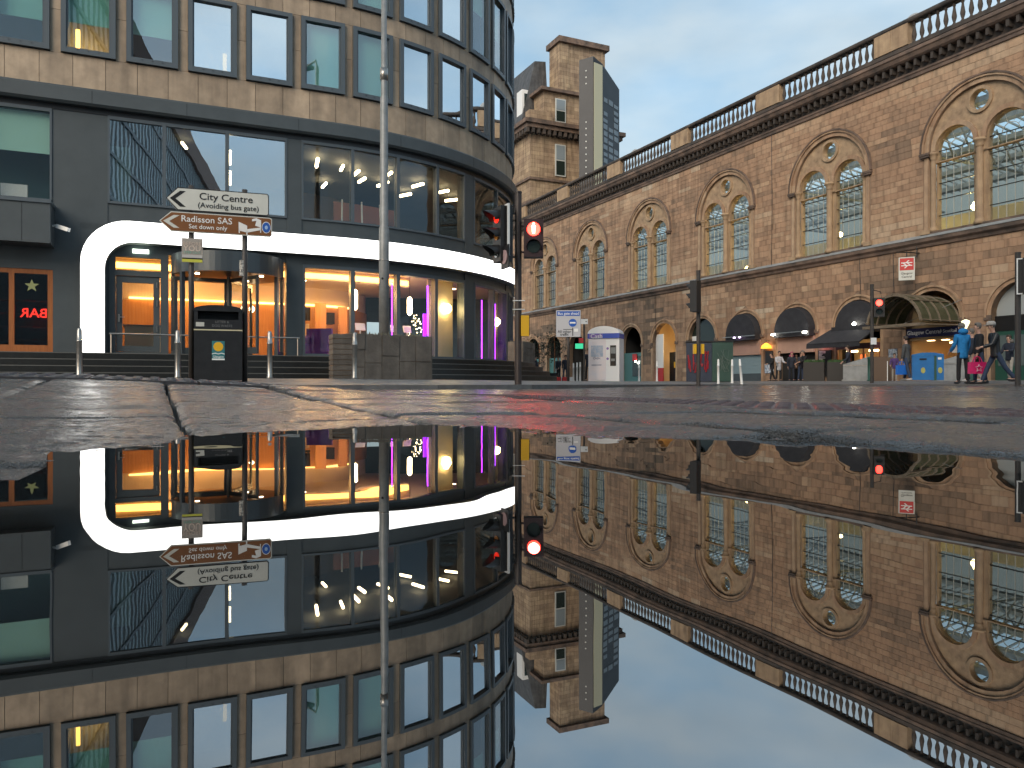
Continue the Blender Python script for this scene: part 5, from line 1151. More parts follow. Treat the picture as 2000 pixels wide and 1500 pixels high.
for nm, m, pts in (('sun_disc', M_yellow, [(.078 * math.cos(R_(q)), .585 + .078 * math.sin(R_(q))) for q in range(0, 360, 20)]), ('white_edge', M_white, [(-.1, .36), (.1, .36), (.1, .385), (-.1, .385)]), ('wave', M_white, [(-.1, .455), (-.05, .47), (0, .455), (.05, .47), (.1, .455), (.1, .468), (.05, .483), (0, .468), (-.05, .483), (-.1, .468)])):
    mb = MB(); mb.prism(pts, -.2865, -.2845); mb.build(nm, m, stn)
text('Glasgow', .05, M_white, stn, (0, -.286, .415), ext=.0005)
# lamp post in the planter
p = at(750, 18.9); lp = empty('lamp_post', (p.x, p.y, .9)); tag(lp, 'tall grey steel lamp post rising from the stone planter', 'lamp post')
mb = MB(); mb.lathe([(.125, 0), (.125, 3.0), (.105, 3.05), (.095, 6.2), (.075, 6.25), (.06, 10.5)], n=14); mb.build('column', M_grey, lp, smooth=True)
for z in (2.2, 6.65): mb = MB(); mb.lathe([(.13 if z < 5 else .098, z), (.13 if z < 5 else .098, z + (.03 if z < 5 else .28))], n=14); mb.build('collar', M_steel, lp, smooth=True)
mb = MB(); mb.tube([(0, 0, 10.5), (.2, -.4, 10.9), (.4, -1.2, 11.0)], .04, 8); mb.build('arm', M_grey, lp); mb = MB(); mb.obox((.45, -1.5, 11.0), (.3, .7, .12), R_(-14)); mb.build('lantern', M_grey, lp)
mb = MB(); mb.ball((-.02, -.125, 1.75), .03, 8, 6); mb.build('access_hole', M_black, lp)

# ------------------------------------------------------------------ traffic signals
M_sig = mat('signal_black', (.014, .014, .015), rough=.45); M_maroon = mat('dark_maroon', (.035, .014, .016), rough=.45)
def signal(root, z, dirxy, lamps, board=None, dx=.0, side=.22, size=.105, hood=.2, body=M_sig, fwd=0.0):
    """three- or two-aspect head on root; lamps from top: list of materials"""
    rz = face_rz(None, dirxy); dv = Vector((dirxy[0], dirxy[1], 0)).normalized() * fwd; h = empty('signal_head', (dv.x, dv.y, z), rz, root); n = len(lamps); H_ = n * .3 + .06
    mb = MB(); mb.box(side - .17, side + .17, -.12, .10, -H_ / 2, H_ / 2); mb.build('housing', body, h)
    if board:
        bw, bh, bz = board
        mb = MB(); mb.box(side - bw, side + bw, -.02, .0, bz - bh, bz + bh); mb.build('backing_board', M_sig, h)
        mb = MB()
        for x0, x1, z0, z1 in ((side - bw - .03, side - bw, bz - bh - .03, bz + bh + .03), (side + bw, side + bw + .03, bz - bh - .03, bz + bh + .03), (side - bw, side + bw, bz + bh, bz + bh + .03), (side - bw, side + bw, bz - bh - .03, bz - bh)): mb.box(x0, x1, -.03, .005, z0, z1)
        mb.build('white_border', M_white, h)
    for i, m in enumerate(lamps):
        zc = H_ / 2 - .18 - i * .3
        mb = MB(); mb.prism([(side + size * math.cos(R_(q)), zc + size * math.sin(R_(q))) for q in range(0, 360, 18)], -.135, -.12); mb.build('lens', m, h)
        mb = MB(); k = 14; vs = []
        for j in range(k + 1):
            q = R_(-25 + 230 * j / k); c_, s__ = math.cos(q), math.sin(q); ln = hood * (.35 + .65 * max(0, s__))
            vs += [(side + (size + .012) * c_, -.12, zc + (size + .012) * s__), (side + (size + .012) * c_, -.12 - ln, zc + (size + .012) * s__ - .02)]
        mb.add(vs, [(2 * j, 2 * j + 1, 2 * j + 3, 2 * j + 2) for j in range(k)]); mb.build('hood', body, h, fix=False)
    for zz in (-H_ / 2 + .1, H_ / 2 - .1): mb = MB(); mb.tube([(0, fwd, zz), (side, .02, zz)], .018, 6); mb.build('bracket', body, h)
    return h
def signal_pole(px, s, h, label, r=.06, z=None, m=M_post):
    p = at(px, s); z = pz(p.x, p.y) if z is None else z; root = empty('traffic_signal', (p.x, p.y, z)); tag(root, label, 'traffic signal')
    mb = MB(); mb.tube([(0, 0, -.06), (0, 0, h - z)], r, 12); mb.tube([(0, 0, h - z), (0, 0, h - z + .03)], r * 1.1, 12); mb.build('pole', m, root, smooth=False); return root, p, z
r1_, p, z = signal_pole(1012, 13.5, 3.42, 'dark traffic signal pole on the kerb corner with glowing red pedestrian figure', .062, m=mat('brown_black_pole', (.03, .02, .018), (.05, .035, .03), scale=5, rough=.45))
ZZ = lambda y, s: (750 - y) * s / 1500 + CAMZ
h1 = signal(r1_, ZZ(460, 13.5) - z, (-1, -.45), [M_reddim, M_amber, M_lens], (.24, .42, .05), side=-.06, hood=.27, fwd=.26)
mb = MB(); mb.box(-.02, .30, -.06, -.04, -.62, -.22); mb.build('lower_board', M_sig, h1)
mb = MB(); mb.prism([(.14 + .12 * math.cos(R_(q)), -.42 + .12 * math.sin(R_(q))) for q in range(0, 360, 20)], -.075, -.062); mb.build('turn_sign', mat('turn_sign_face', (.45, .30, .30), rough=.5), h1)
h2 = signal(r1_, ZZ(467, 13.5) - z, (-.02, -1), [M_red, M_lens], None, side=.27, size=.115, hood=.12, body=M_maroon)
mb = MB()   # standing figure
for a in ([(-.022, -.08), (.022, -.08), (.03, .02), (.038, .05), (.02, .065), (-.02, .065), (-.038, .05), (-.03, .02)], [(.022 * math.cos(R_(q)), .088 + .024 * math.sin(R_(q))) for q in range(0, 360, 40)]): mb.add([(.27 + x, -.139, .15 + zz) for x, zz in a], [tuple(range(len(a)))])
mb.build('red_figure', M_redfig, h2, fix=False); sp_ = bpy.data.lights.new('signal_beam', 'SPOT'); sp_.color = (1, .03, .02); sp_.energy = 45; sp_.spot_size = R_(110); sp_.spot_blend = .6; sp_.shadow_soft_size = .1; so_ = bpy.data.objects.new('signal_beam', sp_); COL.objects.link(so_); so_.parent = h2; so_.location = (.27, -.26, .15); so_.rotation_euler = (R_(-78), 0, 0)
mb = MB(); mb.box(.05, .19, -.1, .06, ZZ(657, 13.5) - z, ZZ(617, 13.5) - z); mb.build('push_button_box', M_yellow, r1_); mb = MB(); mb.box(.19, .20, -.08, .05, ZZ(655, 13.5) - z, ZZ(620, 13.5) - z); mb.build('button_face', M_black, r1_)
for zz in (ZZ(605, 13.5), ZZ(588, 13.5)): mb = MB(); mb.tube([(-.1, -.07, zz - z), (.12, -.065, zz - z)], .008, 5); mb.build('cable_tie', M_white, r1_)
mb = MB(); mb.tube([(-.05, 0, ZZ(400, 13.5) - z), (-.2, .02, ZZ(408, 13.5) - z), (-.25, .02, ZZ(425, 13.5) - z)], .012, 6); mb.tube([(-.05, 0, ZZ(430, 13.5) - z), (-.17, .02, ZZ(436, 13.5) - z)], .012, 6); mb.build('cable', M_black, r1_)
r2_, p, z = signal_pole(1364, 24, ZZ(530, 24), 'dark signal pole in front of the cabinet, head turned away to the left', .065)
h = signal(r2_, ZZ(580, 24) - z, (-1, .75), [M_lens, M_lens, M_lens], None, side=.2)
for sx in (-1, 1): mb = MB(); mb.box(sx * .12 - .045, sx * .12 + .045, -.08, .05, ZZ(691, 24) - z, ZZ(672, 24) - z); mb.build('push_button_box', M_yellow, r2_)
r3_, p, z = signal_pole(1703, 27, ZZ(557, 27), 'dark signal pole with small red pedestrian figure left of the glass canopy', .06)
h = signal(r3_, ZZ(601, 27) - z, (-.45, -1), [M_red, M_lens], None, side=.23)
mb = MB(); mb.box(-.08, .12, -.09, -.07, ZZ(673, 27) - z, ZZ(660, 27) - z); mb.build('notice', M_white, r3_)
mb = MB(); mb.tube([(.02, 0, ZZ(566, 27) - z), (.3, 0, ZZ(570, 27) - z), (.36, 0, ZZ(585, 27) - z), (.25, 0, ZZ(589, 27) - z)], .015, 6); mb.build('cable', M_black, r3_)
r4_, p, z = signal_pole(1988, 20.6, ZZ(495, 20.6), 'dark signal pole with white edged board at the right edge of the photo', .07)
signal(r4_, ZZ(541, 20.6) - z, (-.55, -1), [M_reddim, M_lens, M_lens], (.27, .45, 0), side=.26, fwd=.12)

# ------------------------------------------------------------------ kiosk, signs, cabinets, bins on the far pavement
def root_at(name, px, s, label, cat, rz=0, group=None):
    p = at(px, s); o = empty(name, (p.x, p.y, pz(p.x, p.y)), rz); tag(o, label, cat, group); return o
def rb(par, name, m, x0, x1, y0, y1, z0, z1): mb = MB(); mb.box(x0, x1, y0, y1, z0, z1); return mb.build(name, m, par)
k = root_at('cash_kiosk', 1183, 38, 'white rounded-top cash machine kiosk with blue band on the pavement', 'kiosk', R_(-20))
M_kw = mat('kiosk_white', (.86, .86, .86), rough=.4); M_kp = mat('kiosk_pinkish', (.86, .76, .75), (.78, .74, .78), scale=2, rough=.4)
mb = MB(); mb.box(-.42, .78, -.45, .6, 0, 2.1); mb.build('cabinet', M_kw, k); rb(k, 'side_panel', M_kp, -.76, -.42, -.47, .6, 0, 2.1); rb(k, 'side_panel', M_kp, -.42, .12, -.48, -.452, .05, 2.05)
mb = MB(); mb.prism([(.79 * math.cos(R_(q)), 2.34 + .36 * math.sin(R_(q))) for q in range(0, 181, 12)], -.5, .6); mb.build('domed_top', M_kw, k)
rb(k, 'blue_band', mat('kiosk_blue', (.03, .08, .45), rough=.4), -.79, .79, -.51, .6, 2.1, 2.34)
text('Cash', .30, M_white, k, (-.34, -.515, 2.2), ext=.002); rb(k, 'purple_patch', mat('kiosk_purple', (.25, .16, .45), rough=.5), -.72, -.05, -.514, -.511, 2.12, 2.32)
rb(k, 'machine_recess', M_black, .33, .62, -.47, -.449, .75, 1.75); rb(k, 'screen', M_grime, .36, .6, -.475, -.471, 1.35, 1.65); rb(k, 'keypad', M_grime, .38, .56, -.50, -.471, .98, 1.1)
rb(k, 'picture_print', mat('kiosk_print', (.30, .42, .58), (.66, .62, .64), scale=8, rough=.5), -.62, -.02, -.485, -.481, 1.2, 1.75); text('CASH', .14, mat('kiosk_ink', (.1, .1, .22), rough=.5), k, (-.34, -.486, 1.12)); rb(k, 'small_print', MATS['kiosk_ink'], -.6, -.1, -.484, -.481, .78, .81)
for z in (1.6, 1.1): mb = MB(); mb.prism([(.2 + .06 * math.cos(R_(q)), z + .06 * math.sin(R_(q))) for q in range(0, 360, 30)], -.46, -.45); mb.build('round_sticker', MATS['kiosk_purple'], k)
k = root_at('bus_gate_sign', 1110, 27, 'white square bus gate sign with blue header and blue circle', 'sign', 0)
zz = lambda y: ZZ(y, 27) - k.location.z
mb = MB(); mb.tube([(0, .06, -.05), (0, .06, zz(610))], .05, 10); mb.build('post', M_post, k, smooth=True)
rb(k, 'sign_plate', mat('sign_grey', (.48, .48, .50), rough=.5), -.43, .43, -.02, 0, zz(658), zz(606)); rb(k, 'sign_border', M_black, -.44, .44, 0, .012, zz(658.6), zz(605.4))
rb(k, 'blue_header', M_blue, -.40, .40, -.026, -.021, zz(617), zz(608)); text('Bus gate ahead', .135, M_white, k, (0, -.028, zz(612.5)), sx=.92)
mb = MB(); mb.prism([(.15 + .14 * math.cos(R_(q)), zz(630.5) + .14 * math.sin(R_(q))) for q in range(0, 360, 18)], -.026, -.021); mb.build('blue_circle', M_blue, k); rb(k, 'bus_symbol', M_white, .05, .25, -.030, -.027, zz(632), zz(629))
rb(k, 'route_line', M_black, .14, .165, -.026, -.021, zz(656), zz(640)); rb(k, 'route_arm', M_black, -.18, .139, -.026, -.021, zz(644), zz(643)); rb(k, 'white_patch', M_white, .2, .34, -.026, -.021, zz(648), zz(642))
text('All other', .13, M_black, k, (-.14, -.024, zz(648))); text('traffic', .13, M_black, k, (-.14, -.024, zz(653.5)))
k = root_at('parking_sign', 1141, 36, 'small white plate sign on a thin dark pole left of the kiosk', 'sign'); zz = lambda y: ZZ(y, 36) - k.location.z
mb = MB(); mb.tube([(0, .04, -.05), (0, .04, zz(622))], .045, 8); mb.build('post', M_post, k); rb(k, 'plate', M_white, -.22, .17, -.02, 0, zz(633), zz(623)); rb(k, 'arrow', M_black, .05, .13, -.026, -.021, zz(629), zz(627.5))
rb(k, 'red_plate', mat('red_panel', (.45, .03, .03)), -.26, -.04, -.02, 0, zz(670), zz(660)); rb(k, 'green_plate', mat('green_light', (.02, .3, .15), emit=(.05, .6, .3), estr=.5), -.42, -.05, -.02, 0, zz(681), zz(671))
# green cabinet with red graffiti
cb = root_at('utility_cabinet', 1385, 34.5, 'dark green graffitied cabinet in front of the black arch window', 'cabinet', R_(-12))
M_cab = mat('cabinet_green', (.012, .045, .035), (.02, .06, .045), scale=3, rough=.5)
rb(cb, 'cabinet_body', mat('cabinet_navy', (.012, .02, .04), (.02, .03, .055), scale=3, rough=.5), -1.0, .1, -.5, .5, 0, 1.72); rb(cb, 'cabinet_body', M_cab, .11, 1.0, -.5, .5, 0, 1.74); rb(cb, 'cabinet_roof', M_black, -1.03, 1.03, -.53, .53, 1.741, 1.80)
mb = MB(); random.seed(3)
for i in range(7):
    x = -.85 + i * .12; pts = [(x + random.uniform(-.08, .1), -.515, .35 + random.uniform(0, 1.0)) for _ in range(5)]; mb.tube(pts, .035, 5)
mb.build('graffiti', mat('graffiti_red', (.30, .01, .02), rough=.5), cb)
mb = MB()
for i in range(6): mb.tube([(.3 + random.uniform(0, .6), -.512, .4 + random.uniform(0, 1)) for _ in range(4)], .012, 5)
mb.build('graffiti', mat('graffiti_pale', (.10, .14, .12), rough=.6), cb)
# blue recycling bins
rbin = root_at('recycling_bin', 1811, 31, 'large blue recycling bin with gold crest by the station entrance', 'bin', R_(-25))
M_rb = mat('recycling_blue', (.015, .16, .42), (.012, .13, .36), scale=3, rough=.4)
rb(rbin, 'bin_body', M_rb, -.56, .22, -.4, .4, .03, 1.0); rb(rbin, 'bin_end', M_rb, .30, .56, -.4, .4, .03, 1.0); rb(rbin, 'green_post', M_green, .22, .30, -.42, .42, .02, .98)
mb = MB(); mb.prism([(-.57, 1.0), (.57, 1.0), (.55, 1.06), (.2, 1.13), (-.2, 1.13), (-.55, 1.06)], -.42, .42); mb.build('bin_lid', M_rb, rbin)
for x in (-.17, .43): mb = MB(); mb.prism([(x + .08 * math.cos(R_(q)), .42 + .12 * math.sin(R_(q))) for q in range(0, 360, 30)], -.415, -.405); mb.build('gold_crest', mat('gold_print', (.40, .38, .10), rough=.5), rbin)
rb(rbin, 'slot', M_black, -.3, -.05, -.43, -.405, .84, .9); rb(rbin, 'label_plate', M_white, .35, .48, -.412, -.405, .85, .93)
# planters with clipped box plants, barrier panels
M_hedge = mat('box_hedge', (.03, .07, .02), (.05, .10, .03), scale=15, rough=.8)
for px, lb in ((1590, 'black square planter with clipped green top, left of the pair'), (1636, 'black square planter with clipped green top, right of the pair')):
    q = root_at('square_planter', px, 40, lb, 'planter', R_(-25)); rb(q, 'box', M_black, -.5, .5, -.4, .4, 0, .98)
    mb = MB()
    for i in range(500): x, y = random.uniform(-.48, .48), random.uniform(-.38, .38); a = random.uniform(0, 6.3); mb.add([(x, y, .97), (x + .05 * math.cos(a), y + .05 * math.sin(a), .97), (x + .03, y + .02, 1.0 + random.uniform(.04, .16))], [(0, 1, 2)])
    mb.build('foliage', M_hedge, q, fix=False)
for px, s, w, m, lb in ((1680, 37, .75, M_grime, 'grey wedge-topped barrier block behind the dark-coated walker'), (1860, 34, .8, M_grime, 'grey wedge-topped barrier block right of the blue bin')):
    q = root_at('barrier_block', px, s, lb, 'barrier', R_(-25)); mb = MB(); mb.prism([(-w, 0), (w, 0), (w, 1.15), (w * .4, 1.15), (-w, .8)], -.25, .25); mb.build('panel', m, q); rb(q, 'rail', M_steel, -w, w, -.27, -.255, .74, .77)
for px, s, lb in ((1718, 35, 'brown timber post box left of the green post'), (1735, 36, 'brown timber bin beside the tiled panel')):
    q = root_at('timber_bin', px, s, lb, 'bin', R_(-25)); rb(q, 'box', mat('brown_timber', (.11, .07, .045), rough=.7), -.3, .3, -.3, .3, 0, 1.1); rb(q, 'white_edge', M_white, .3, .33, -.3, .3, 0, .9)
for px, s, lb in ((1700, 33, 'dark green post in front of the brown timber box'), (1580, 41, 'dark green post left of the square planters'), (1898, 26, 'dark green post behind the striding man')):
    q = root_at('green_post', px, s, lb, 'post'); mb = MB(); mb.lathe([(.14, 0), (.14, .05), (.11, .06), (.11, .95), (.13, .97), (.10, 1.04), (.01, 1.06)], n=12); mb.build('post', M_green, q, smooth=True)
q = root_at('lantern_post', 1886, 27, 'slim lamp with white glass lantern right of the station entrance', 'lamp post'); zz = lambda y: ZZ(y, 27) - q.location.z
mb = MB(); mb.tube([(0, 0, 0), (0, 0, zz(640))], .03, 8); mb.build('post', M_black, q); mb = MB(); mb.lathe([(.04, zz(642)), (.12, zz(632)), (.14, zz(627)), (.03, zz(624))], n=10); mb.build('lantern', mat('lantern_glow', (.8, .8, .6), emit=(.8, .75, .45), estr=.9), q)
for i, (px, lb) in enumerate(((1064, 'red and white barrier foot by the far arches, leftmost'), (1078, 'red and white barrier foot by the far arches, second'), (1094, 'red and white barrier foot by the far arches, third'), (1108, 'red and white barrier foot by the far arches, nearest the kiosk'))):
    q = root_at('street_barrier', px, 46, lb, 'barrier', R_(20)); rb(q, 'red_end', mat('red_plastic', (.5, .03, .03), rough=.5), -.35, 0, -.15, .15, 0, .25); rb(q, 'white_end', M_white, .001, .35, -.15, .15, 0, .25)
for px, s, h, lb in ((1052, 50, 2.7, 'leafy hanging plant by the far station arches, left'), (1082, 47, 3.0, 'larger leafy plant by the far station arches, right')):
    q = root_at('potted_plant', px, s, lb, 'plant'); mb = MB(); mb.lathe([(.2, 0), (.3, .45), (.32, .5)], n=12); mb.build('pot', M_black, q); mb = MB(); mb.tube([(0, 0, .4), (.05, 0, h * .6), (0, 0, h * .9)], .035, 6); mb.build('trunk', M_oak, q)
    mb = MB()
    for i in range(420):
        v = Vector((random.gauss(0, .38), random.gauss(0, .3), random.gauss(h * .75, h * .16))); a = Vector((random.uniform(-.12, .12), random.uniform(-.12, .12), random.uniform(-.1, .1))); b = Vector((random.uniform(-.1, .1), random.uniform(-.1, .1), random.uniform(-.05, .12))); mb.add([v, v + a, v + b], [(0, 1, 2)])
    mb.build('crown', mat('dark_leaf', (.02, .035, .02), (.05, .06, .03), scale=12, rough=.7), q, fix=False)

# ------------------------------------------------------------------ people
M_skin = mat('skin', (.50, .30, .22), rough=.55); M_jean = mat('blue_denim', (.025, .04, .08), (.035, .055, .10), scale=25, rough=.85)
def cloth(name, c): return mat(name, c, tuple(min(1, q * 1.35 + .004) for q in c), scale=14, rough=.85, bump=.25, bscale=9)
C_ = {'blue': cloth('blue_jacket', (.012, .17, .42)), 'black': cloth('black_coat', (.010, .010, .012)), 'leather': mat('black_leather', (.012, .013, .015), rough=.4), 'grey': cloth('grey_coat', (.055, .058, .06)), 'navy': cloth('navy_coat', (.014, .018, .03)),
      'white': cloth('white_coat', (.40, .40, .42)), 'purple': cloth('purple_jacket', (.06, .03, .12)), 'pinkish': cloth('pink_hood', (.30, .06, .12)), 'jean': M_jean, 'tan': cloth('tan_trousers', (.30, .27, .23)), 'brown': cloth('brown_coat', (.07, .045, .03))}
M_hairg = mat('grey_hair', (.17, .15, .13), (.10, .09, .08), scale=30, rough=.7); M_haird = mat('dark_hair', (.025, .017, .012), (.04, .028, .02), scale=30, rough=.6); M_shoe = mat('dark_shoe', (.012, .012, .013), rough=.4); M_wshoe = mat('pale_shoe', (.45, .44, .42), rough=.6)
def skin_obj(name, verts, edges, radii, material, parent, root=0):
    me = bpy.data.meshes.new(name); me.from_pydata([tuple(v) for v in verts], edges, []); me.materials.append(material)
    o = put(name, me, parent); md = o.modifiers.new('s', 'SKIN'); md.use_smooth_shade = True
    sv = me.skin_vertices[0].data
    for i, r in enumerate(radii): sv[i].radius = r if isinstance(r, tuple) else (r, r); sv[i].use_root = (i == root)
    o.modifiers.new('d', 'SUBSURF').levels = 1; o.modifiers['d'].render_levels = 1
    LATE.append((o, True)); return o
def person(label, px, s, face, pose=None, top='black', bottom='black', hair=M_haird, shoe=M_shoe, h=1.72, group=None, z=None, long=0.0, hat=None, hood=None, cat='person'):
    P = dict(lt=4, lk=4, rt=-4, rk=6, la=4, le=12, ra=-4, re=12, lean=2, turn=0, sit=False, lo=8, ro=8); P.update(pose or {})
    p = at(px, s); gz = z if z is not None else (pz(p.x, p.y) if inpoly((p.x, p.y), far) else road_z(p.x, p.y))
    root = empty('person', (p.x, p.y, gz), R_(face)); tag(root, label, cat, group); root.scale = (h / 1.75,) * 3
    def sag(o, ln, ang, out=0): a = R_(ang); return o + Vector((out * ln, math.sin(a) * ln, -math.cos(a) * ln))
    J = {}; hipz = .92
    J['pel'] = Vector((0, 0, hipz)); ln = R_(P['lean']); up = lambda d, x=0: Vector((x, math.sin(ln) * d, hipz + math.cos(ln) * d))
    J['sp'] = up(.22); J['ch'] = up(.42); J['nk'] = up(.56); J['hd0'] = up(.63) + Vector((0, .02, 0)); J['hd'] = up(.72) + Vector((0, .035, 0)); J['hd2'] = up(.80) + Vector((0, .03, 0))
    for sd, sx in (('l', -1), ('r', 1)):
        J[sd + 'hip'] = Vector((sx * .095, 0, hipz - .04)); J[sd + 'kn'] = sag(J[sd + 'hip'], .42, P[sd + 't'], sx * .03); J[sd + 'an'] = sag(J[sd + 'kn'], .41, P[sd + 't'] - P[sd + 'k'])
        J[sd + 'sh'] = up(.47, sx * .19); o_ = P[sd + 'o'] / 57.3
        J[sd + 'el'] = sag(J[sd + 'sh'], .29, P[sd + 'a'], sx * o_); J[sd + 'wr'] = sag(J[sd + 'el'], .25, P[sd + 'a'] + P[sd + 'e'], -sx * o_ * .3)
    mz = min(J['lan'].z, J['ran'].z) - .085
    for k_ in J: J[k_].z -= mz
    E_ = []; V = []; Rr = []; idx = {}
    def add(nm, v, r): idx[nm] = len(V); V.append(v); Rr.append(r)
    add('pel', J['pel'], (.095, .075)); add('sp', J['sp'], (.09, .07)); add('ch', J['ch'], (.095, .07)); add('nk', J['nk'], .055); add('hd0', J['hd0'], (.062, .07)); add('hd', J['hd'], (.078, .098)); add('hd2', J['hd2'], (.068, .085))
    E_ += [(0, 1), (1, 2), (2, 3), (3, 4), (4, 5), (5, 6)]
    for sd, sx in (('l', -1), ('r', 1)):
        add(sd + 'sh', J[sd + 'sh'], .04); add(sd + 'el', J[sd + 'el'], .034); add(sd + 'wr', J[sd + 'wr'], .027); E_ += [(2, idx[sd + 'sh']), (idx[sd + 'sh'], idx[sd + 'el']), (idx[sd + 'el'], idx[sd + 'wr'])]
        d = (J[sd + 'wr'] - J[sd + 'el']).normalized(); pm_ = J[sd + 'wr'] + d * .07; add(sd + 'palm', pm_, (.03, .016)); E_.append((idx[sd + 'wr'], idx[sd + 'palm']))
        fw = Vector((0, 1, 0)); fw = (fw - d * fw.dot(d)).normalized(); inn = Vector((-sx, 0, 0))
        for q, (of, l1) in enumerate(((.027, .065), (.009, .075), (-.009, .07), (-.026, .055))):
            a = pm_ + fw * of + d * .03; b = a + d * l1 * .55; c = b + (d * .7 + inn * .7).normalized() * l1 * .5
            for nm, v in (('a', a), ('b', b), ('c', c)): add(sd + str(q) + nm, v, .0085)
            E_ += [(idx[sd + 'palm'], idx[sd + str(q) + 'a']), (idx[sd + str(q) + 'a'], idx[sd + str(q) + 'b']), (idx[sd + str(q) + 'b'], idx[sd + str(q) + 'c'])]
        tv = J[sd + 'wr'] + d * .035 + fw * .03; add(sd + 'th', tv, .011); add(sd + 'th2', tv + d * .035 + fw * .018, .009); E_ += [(idx[sd + 'wr'], idx[sd + 'th']), (idx[sd + 'th'], idx[sd + 'th2'])]
        add(sd + 'hip', J[sd + 'hip'], .065); add(sd + 'kn', J[sd + 'kn'], .048); add(sd + 'an', J[sd + 'an'], .037); E_ += [(0, idx[sd + 'hip']), (idx[sd + 'hip'], idx[sd + 'kn']), (idx[sd + 'kn'], idx[sd + 'an'])]
        ft = J[sd + 'an'] + Vector((sx * .02, .13, -.045)); add(sd + 'ft', ft, (.04, .025)); E_.append((idx[sd + 'an'], idx[sd + 'ft']))
    skin_obj('body', V, E_, Rr, M_skin, root)
    # jacket
    V = []; E_ = []; Rr = []; idx = {}
    hem = J['pel'] + Vector((0, 0, -.15 - long)); add('hem', hem, (.185, .155)); add('pel', J['pel'], (.165, .135)); add('sp', J['sp'], (.155, .12)); add('ch', J['ch'], (.165, .125)); add('nk', J['nk'] - Vector((0, 0, .02)), (.075, .075)); E_ = [(0, 1), (1, 2), (2, 3), (3, 4)]
    for sd in 'lr':
        add(sd + 'sh', J[sd + 'sh'], .078); add(sd + 'el', J[sd + 'el'], .062); add(sd + 'wr', J[sd + 'wr'], .05); E_ += [(3, idx[sd + 'sh']), (idx[sd + 'sh'], idx[sd + 'el']), (idx[sd + 'el'], idx[sd + 'wr'])]
    skin_obj('jacket', V, E_, Rr, C_[top], root, 1)
    V = []; E_ = []; Rr = []; idx = {}
    add('pel', J['pel'], (.105, .085))
    for sd in 'lr':
        add(sd + 'hip', J[sd + 'hip'], .082); add(sd + 'kn', J[sd + 'kn'], .066); add(sd + 'an', J[sd + 'an'], .058); E_ += [(0, idx[sd + 'hip']), (idx[sd + 'hip'], idx[sd + 'kn']), (idx[sd + 'kn'], idx[sd + 'an'])]
    skin_obj('trousers', V, E_, Rr, C_[bottom], root)
    for sd, sx in (('l', -1), ('r', 1)):
        a = J[sd + 'an']; mb = MB(); mb.ball(a + Vector((sx * .012, .06, -.045)), .05, 10, 6, (.95, 2.7, .75)); mb.ball(a + Vector((0, -.02, -.02)), .05, 8, 6, (.9, 1.1, 1.0)); mb.build('shoe', shoe, root, smooth=True)
    c = J['hd'] + Vector((0, -.012, .03)); mb = MB()
    prof = [(.001, .128), (.05, .118), (.082, .085), (.096, .04), (.094, -.0), (.075, -.045), (.06, -.07)]
    mb.lathe(prof[::-1], c, 14, .98, 1.13)
    for v in range(len(mb.v)):
        x, y, zz = mb.v[v]
        if y > c.y + .05 and zz < c.z + .05: mb.v[v] = (x, c.y + .05, max(zz, c.z + .045))
    mb.build('hair', hair, root, smooth=True)
    hc = J['hd']; mb = MB(); mb.add([hc + Vector(q) for q in ((-.016, .092, -.02), (.016, .092, -.02), (0, .125, -.018), (0, .095, .028))], [(0, 1, 2), (0, 2, 3), (1, 3, 2)])
    for sx in (-1, 1): mb.ball(hc + Vector((sx * .083, .0, -.005)), .024, 8, 5, (.4, .8, 1.3))
    mb.build('nose_and_ears', M_skin, root, smooth=True)
    mb = MB()
    for sx in (-1, 1): mb.ball(hc + Vector((sx * .032, .093, .018)), .011, 6, 4)
    mb.box(hc.x - .022, hc.x + .022, hc.y + .088, hc.y + .096, hc.z - .058, hc.z - .050); mb.build('eyes_and_mouth', M_haird, root)
    if hat: mb = MB(); mb.lathe([(.104, .02), (.108, .06), (.10, .11), (.06, .14), (.01, .145)], c + Vector((0, .01, -.02)), 14, 1, 1.12); mb.box(c.x - .07, c.x + .07, c.y + .08, c.y + .19, c.z + .0, c.z + .015); mb.build('cap', hat, root, smooth=True)
    if hood: mb = MB(); mb.ball(J['nk'] + Vector((0, -.05, .05)), .13, 12, 7, (1.15, .8, .75)); mb.build('hood', hood, root, smooth=True)
    return root, J, p, gz
def hand_world(root, J, sd):
    m = Matrix.Translation(root.location) @ Matrix.Rotation(root.rotation_euler.z, 4, 'Z') @ Matrix.Scale(root.scale.x, 4)
    d = (J[sd + 'wr'] - J[sd + 'el']).normalized(); return m @ (J[sd + 'wr'] + d * .09)
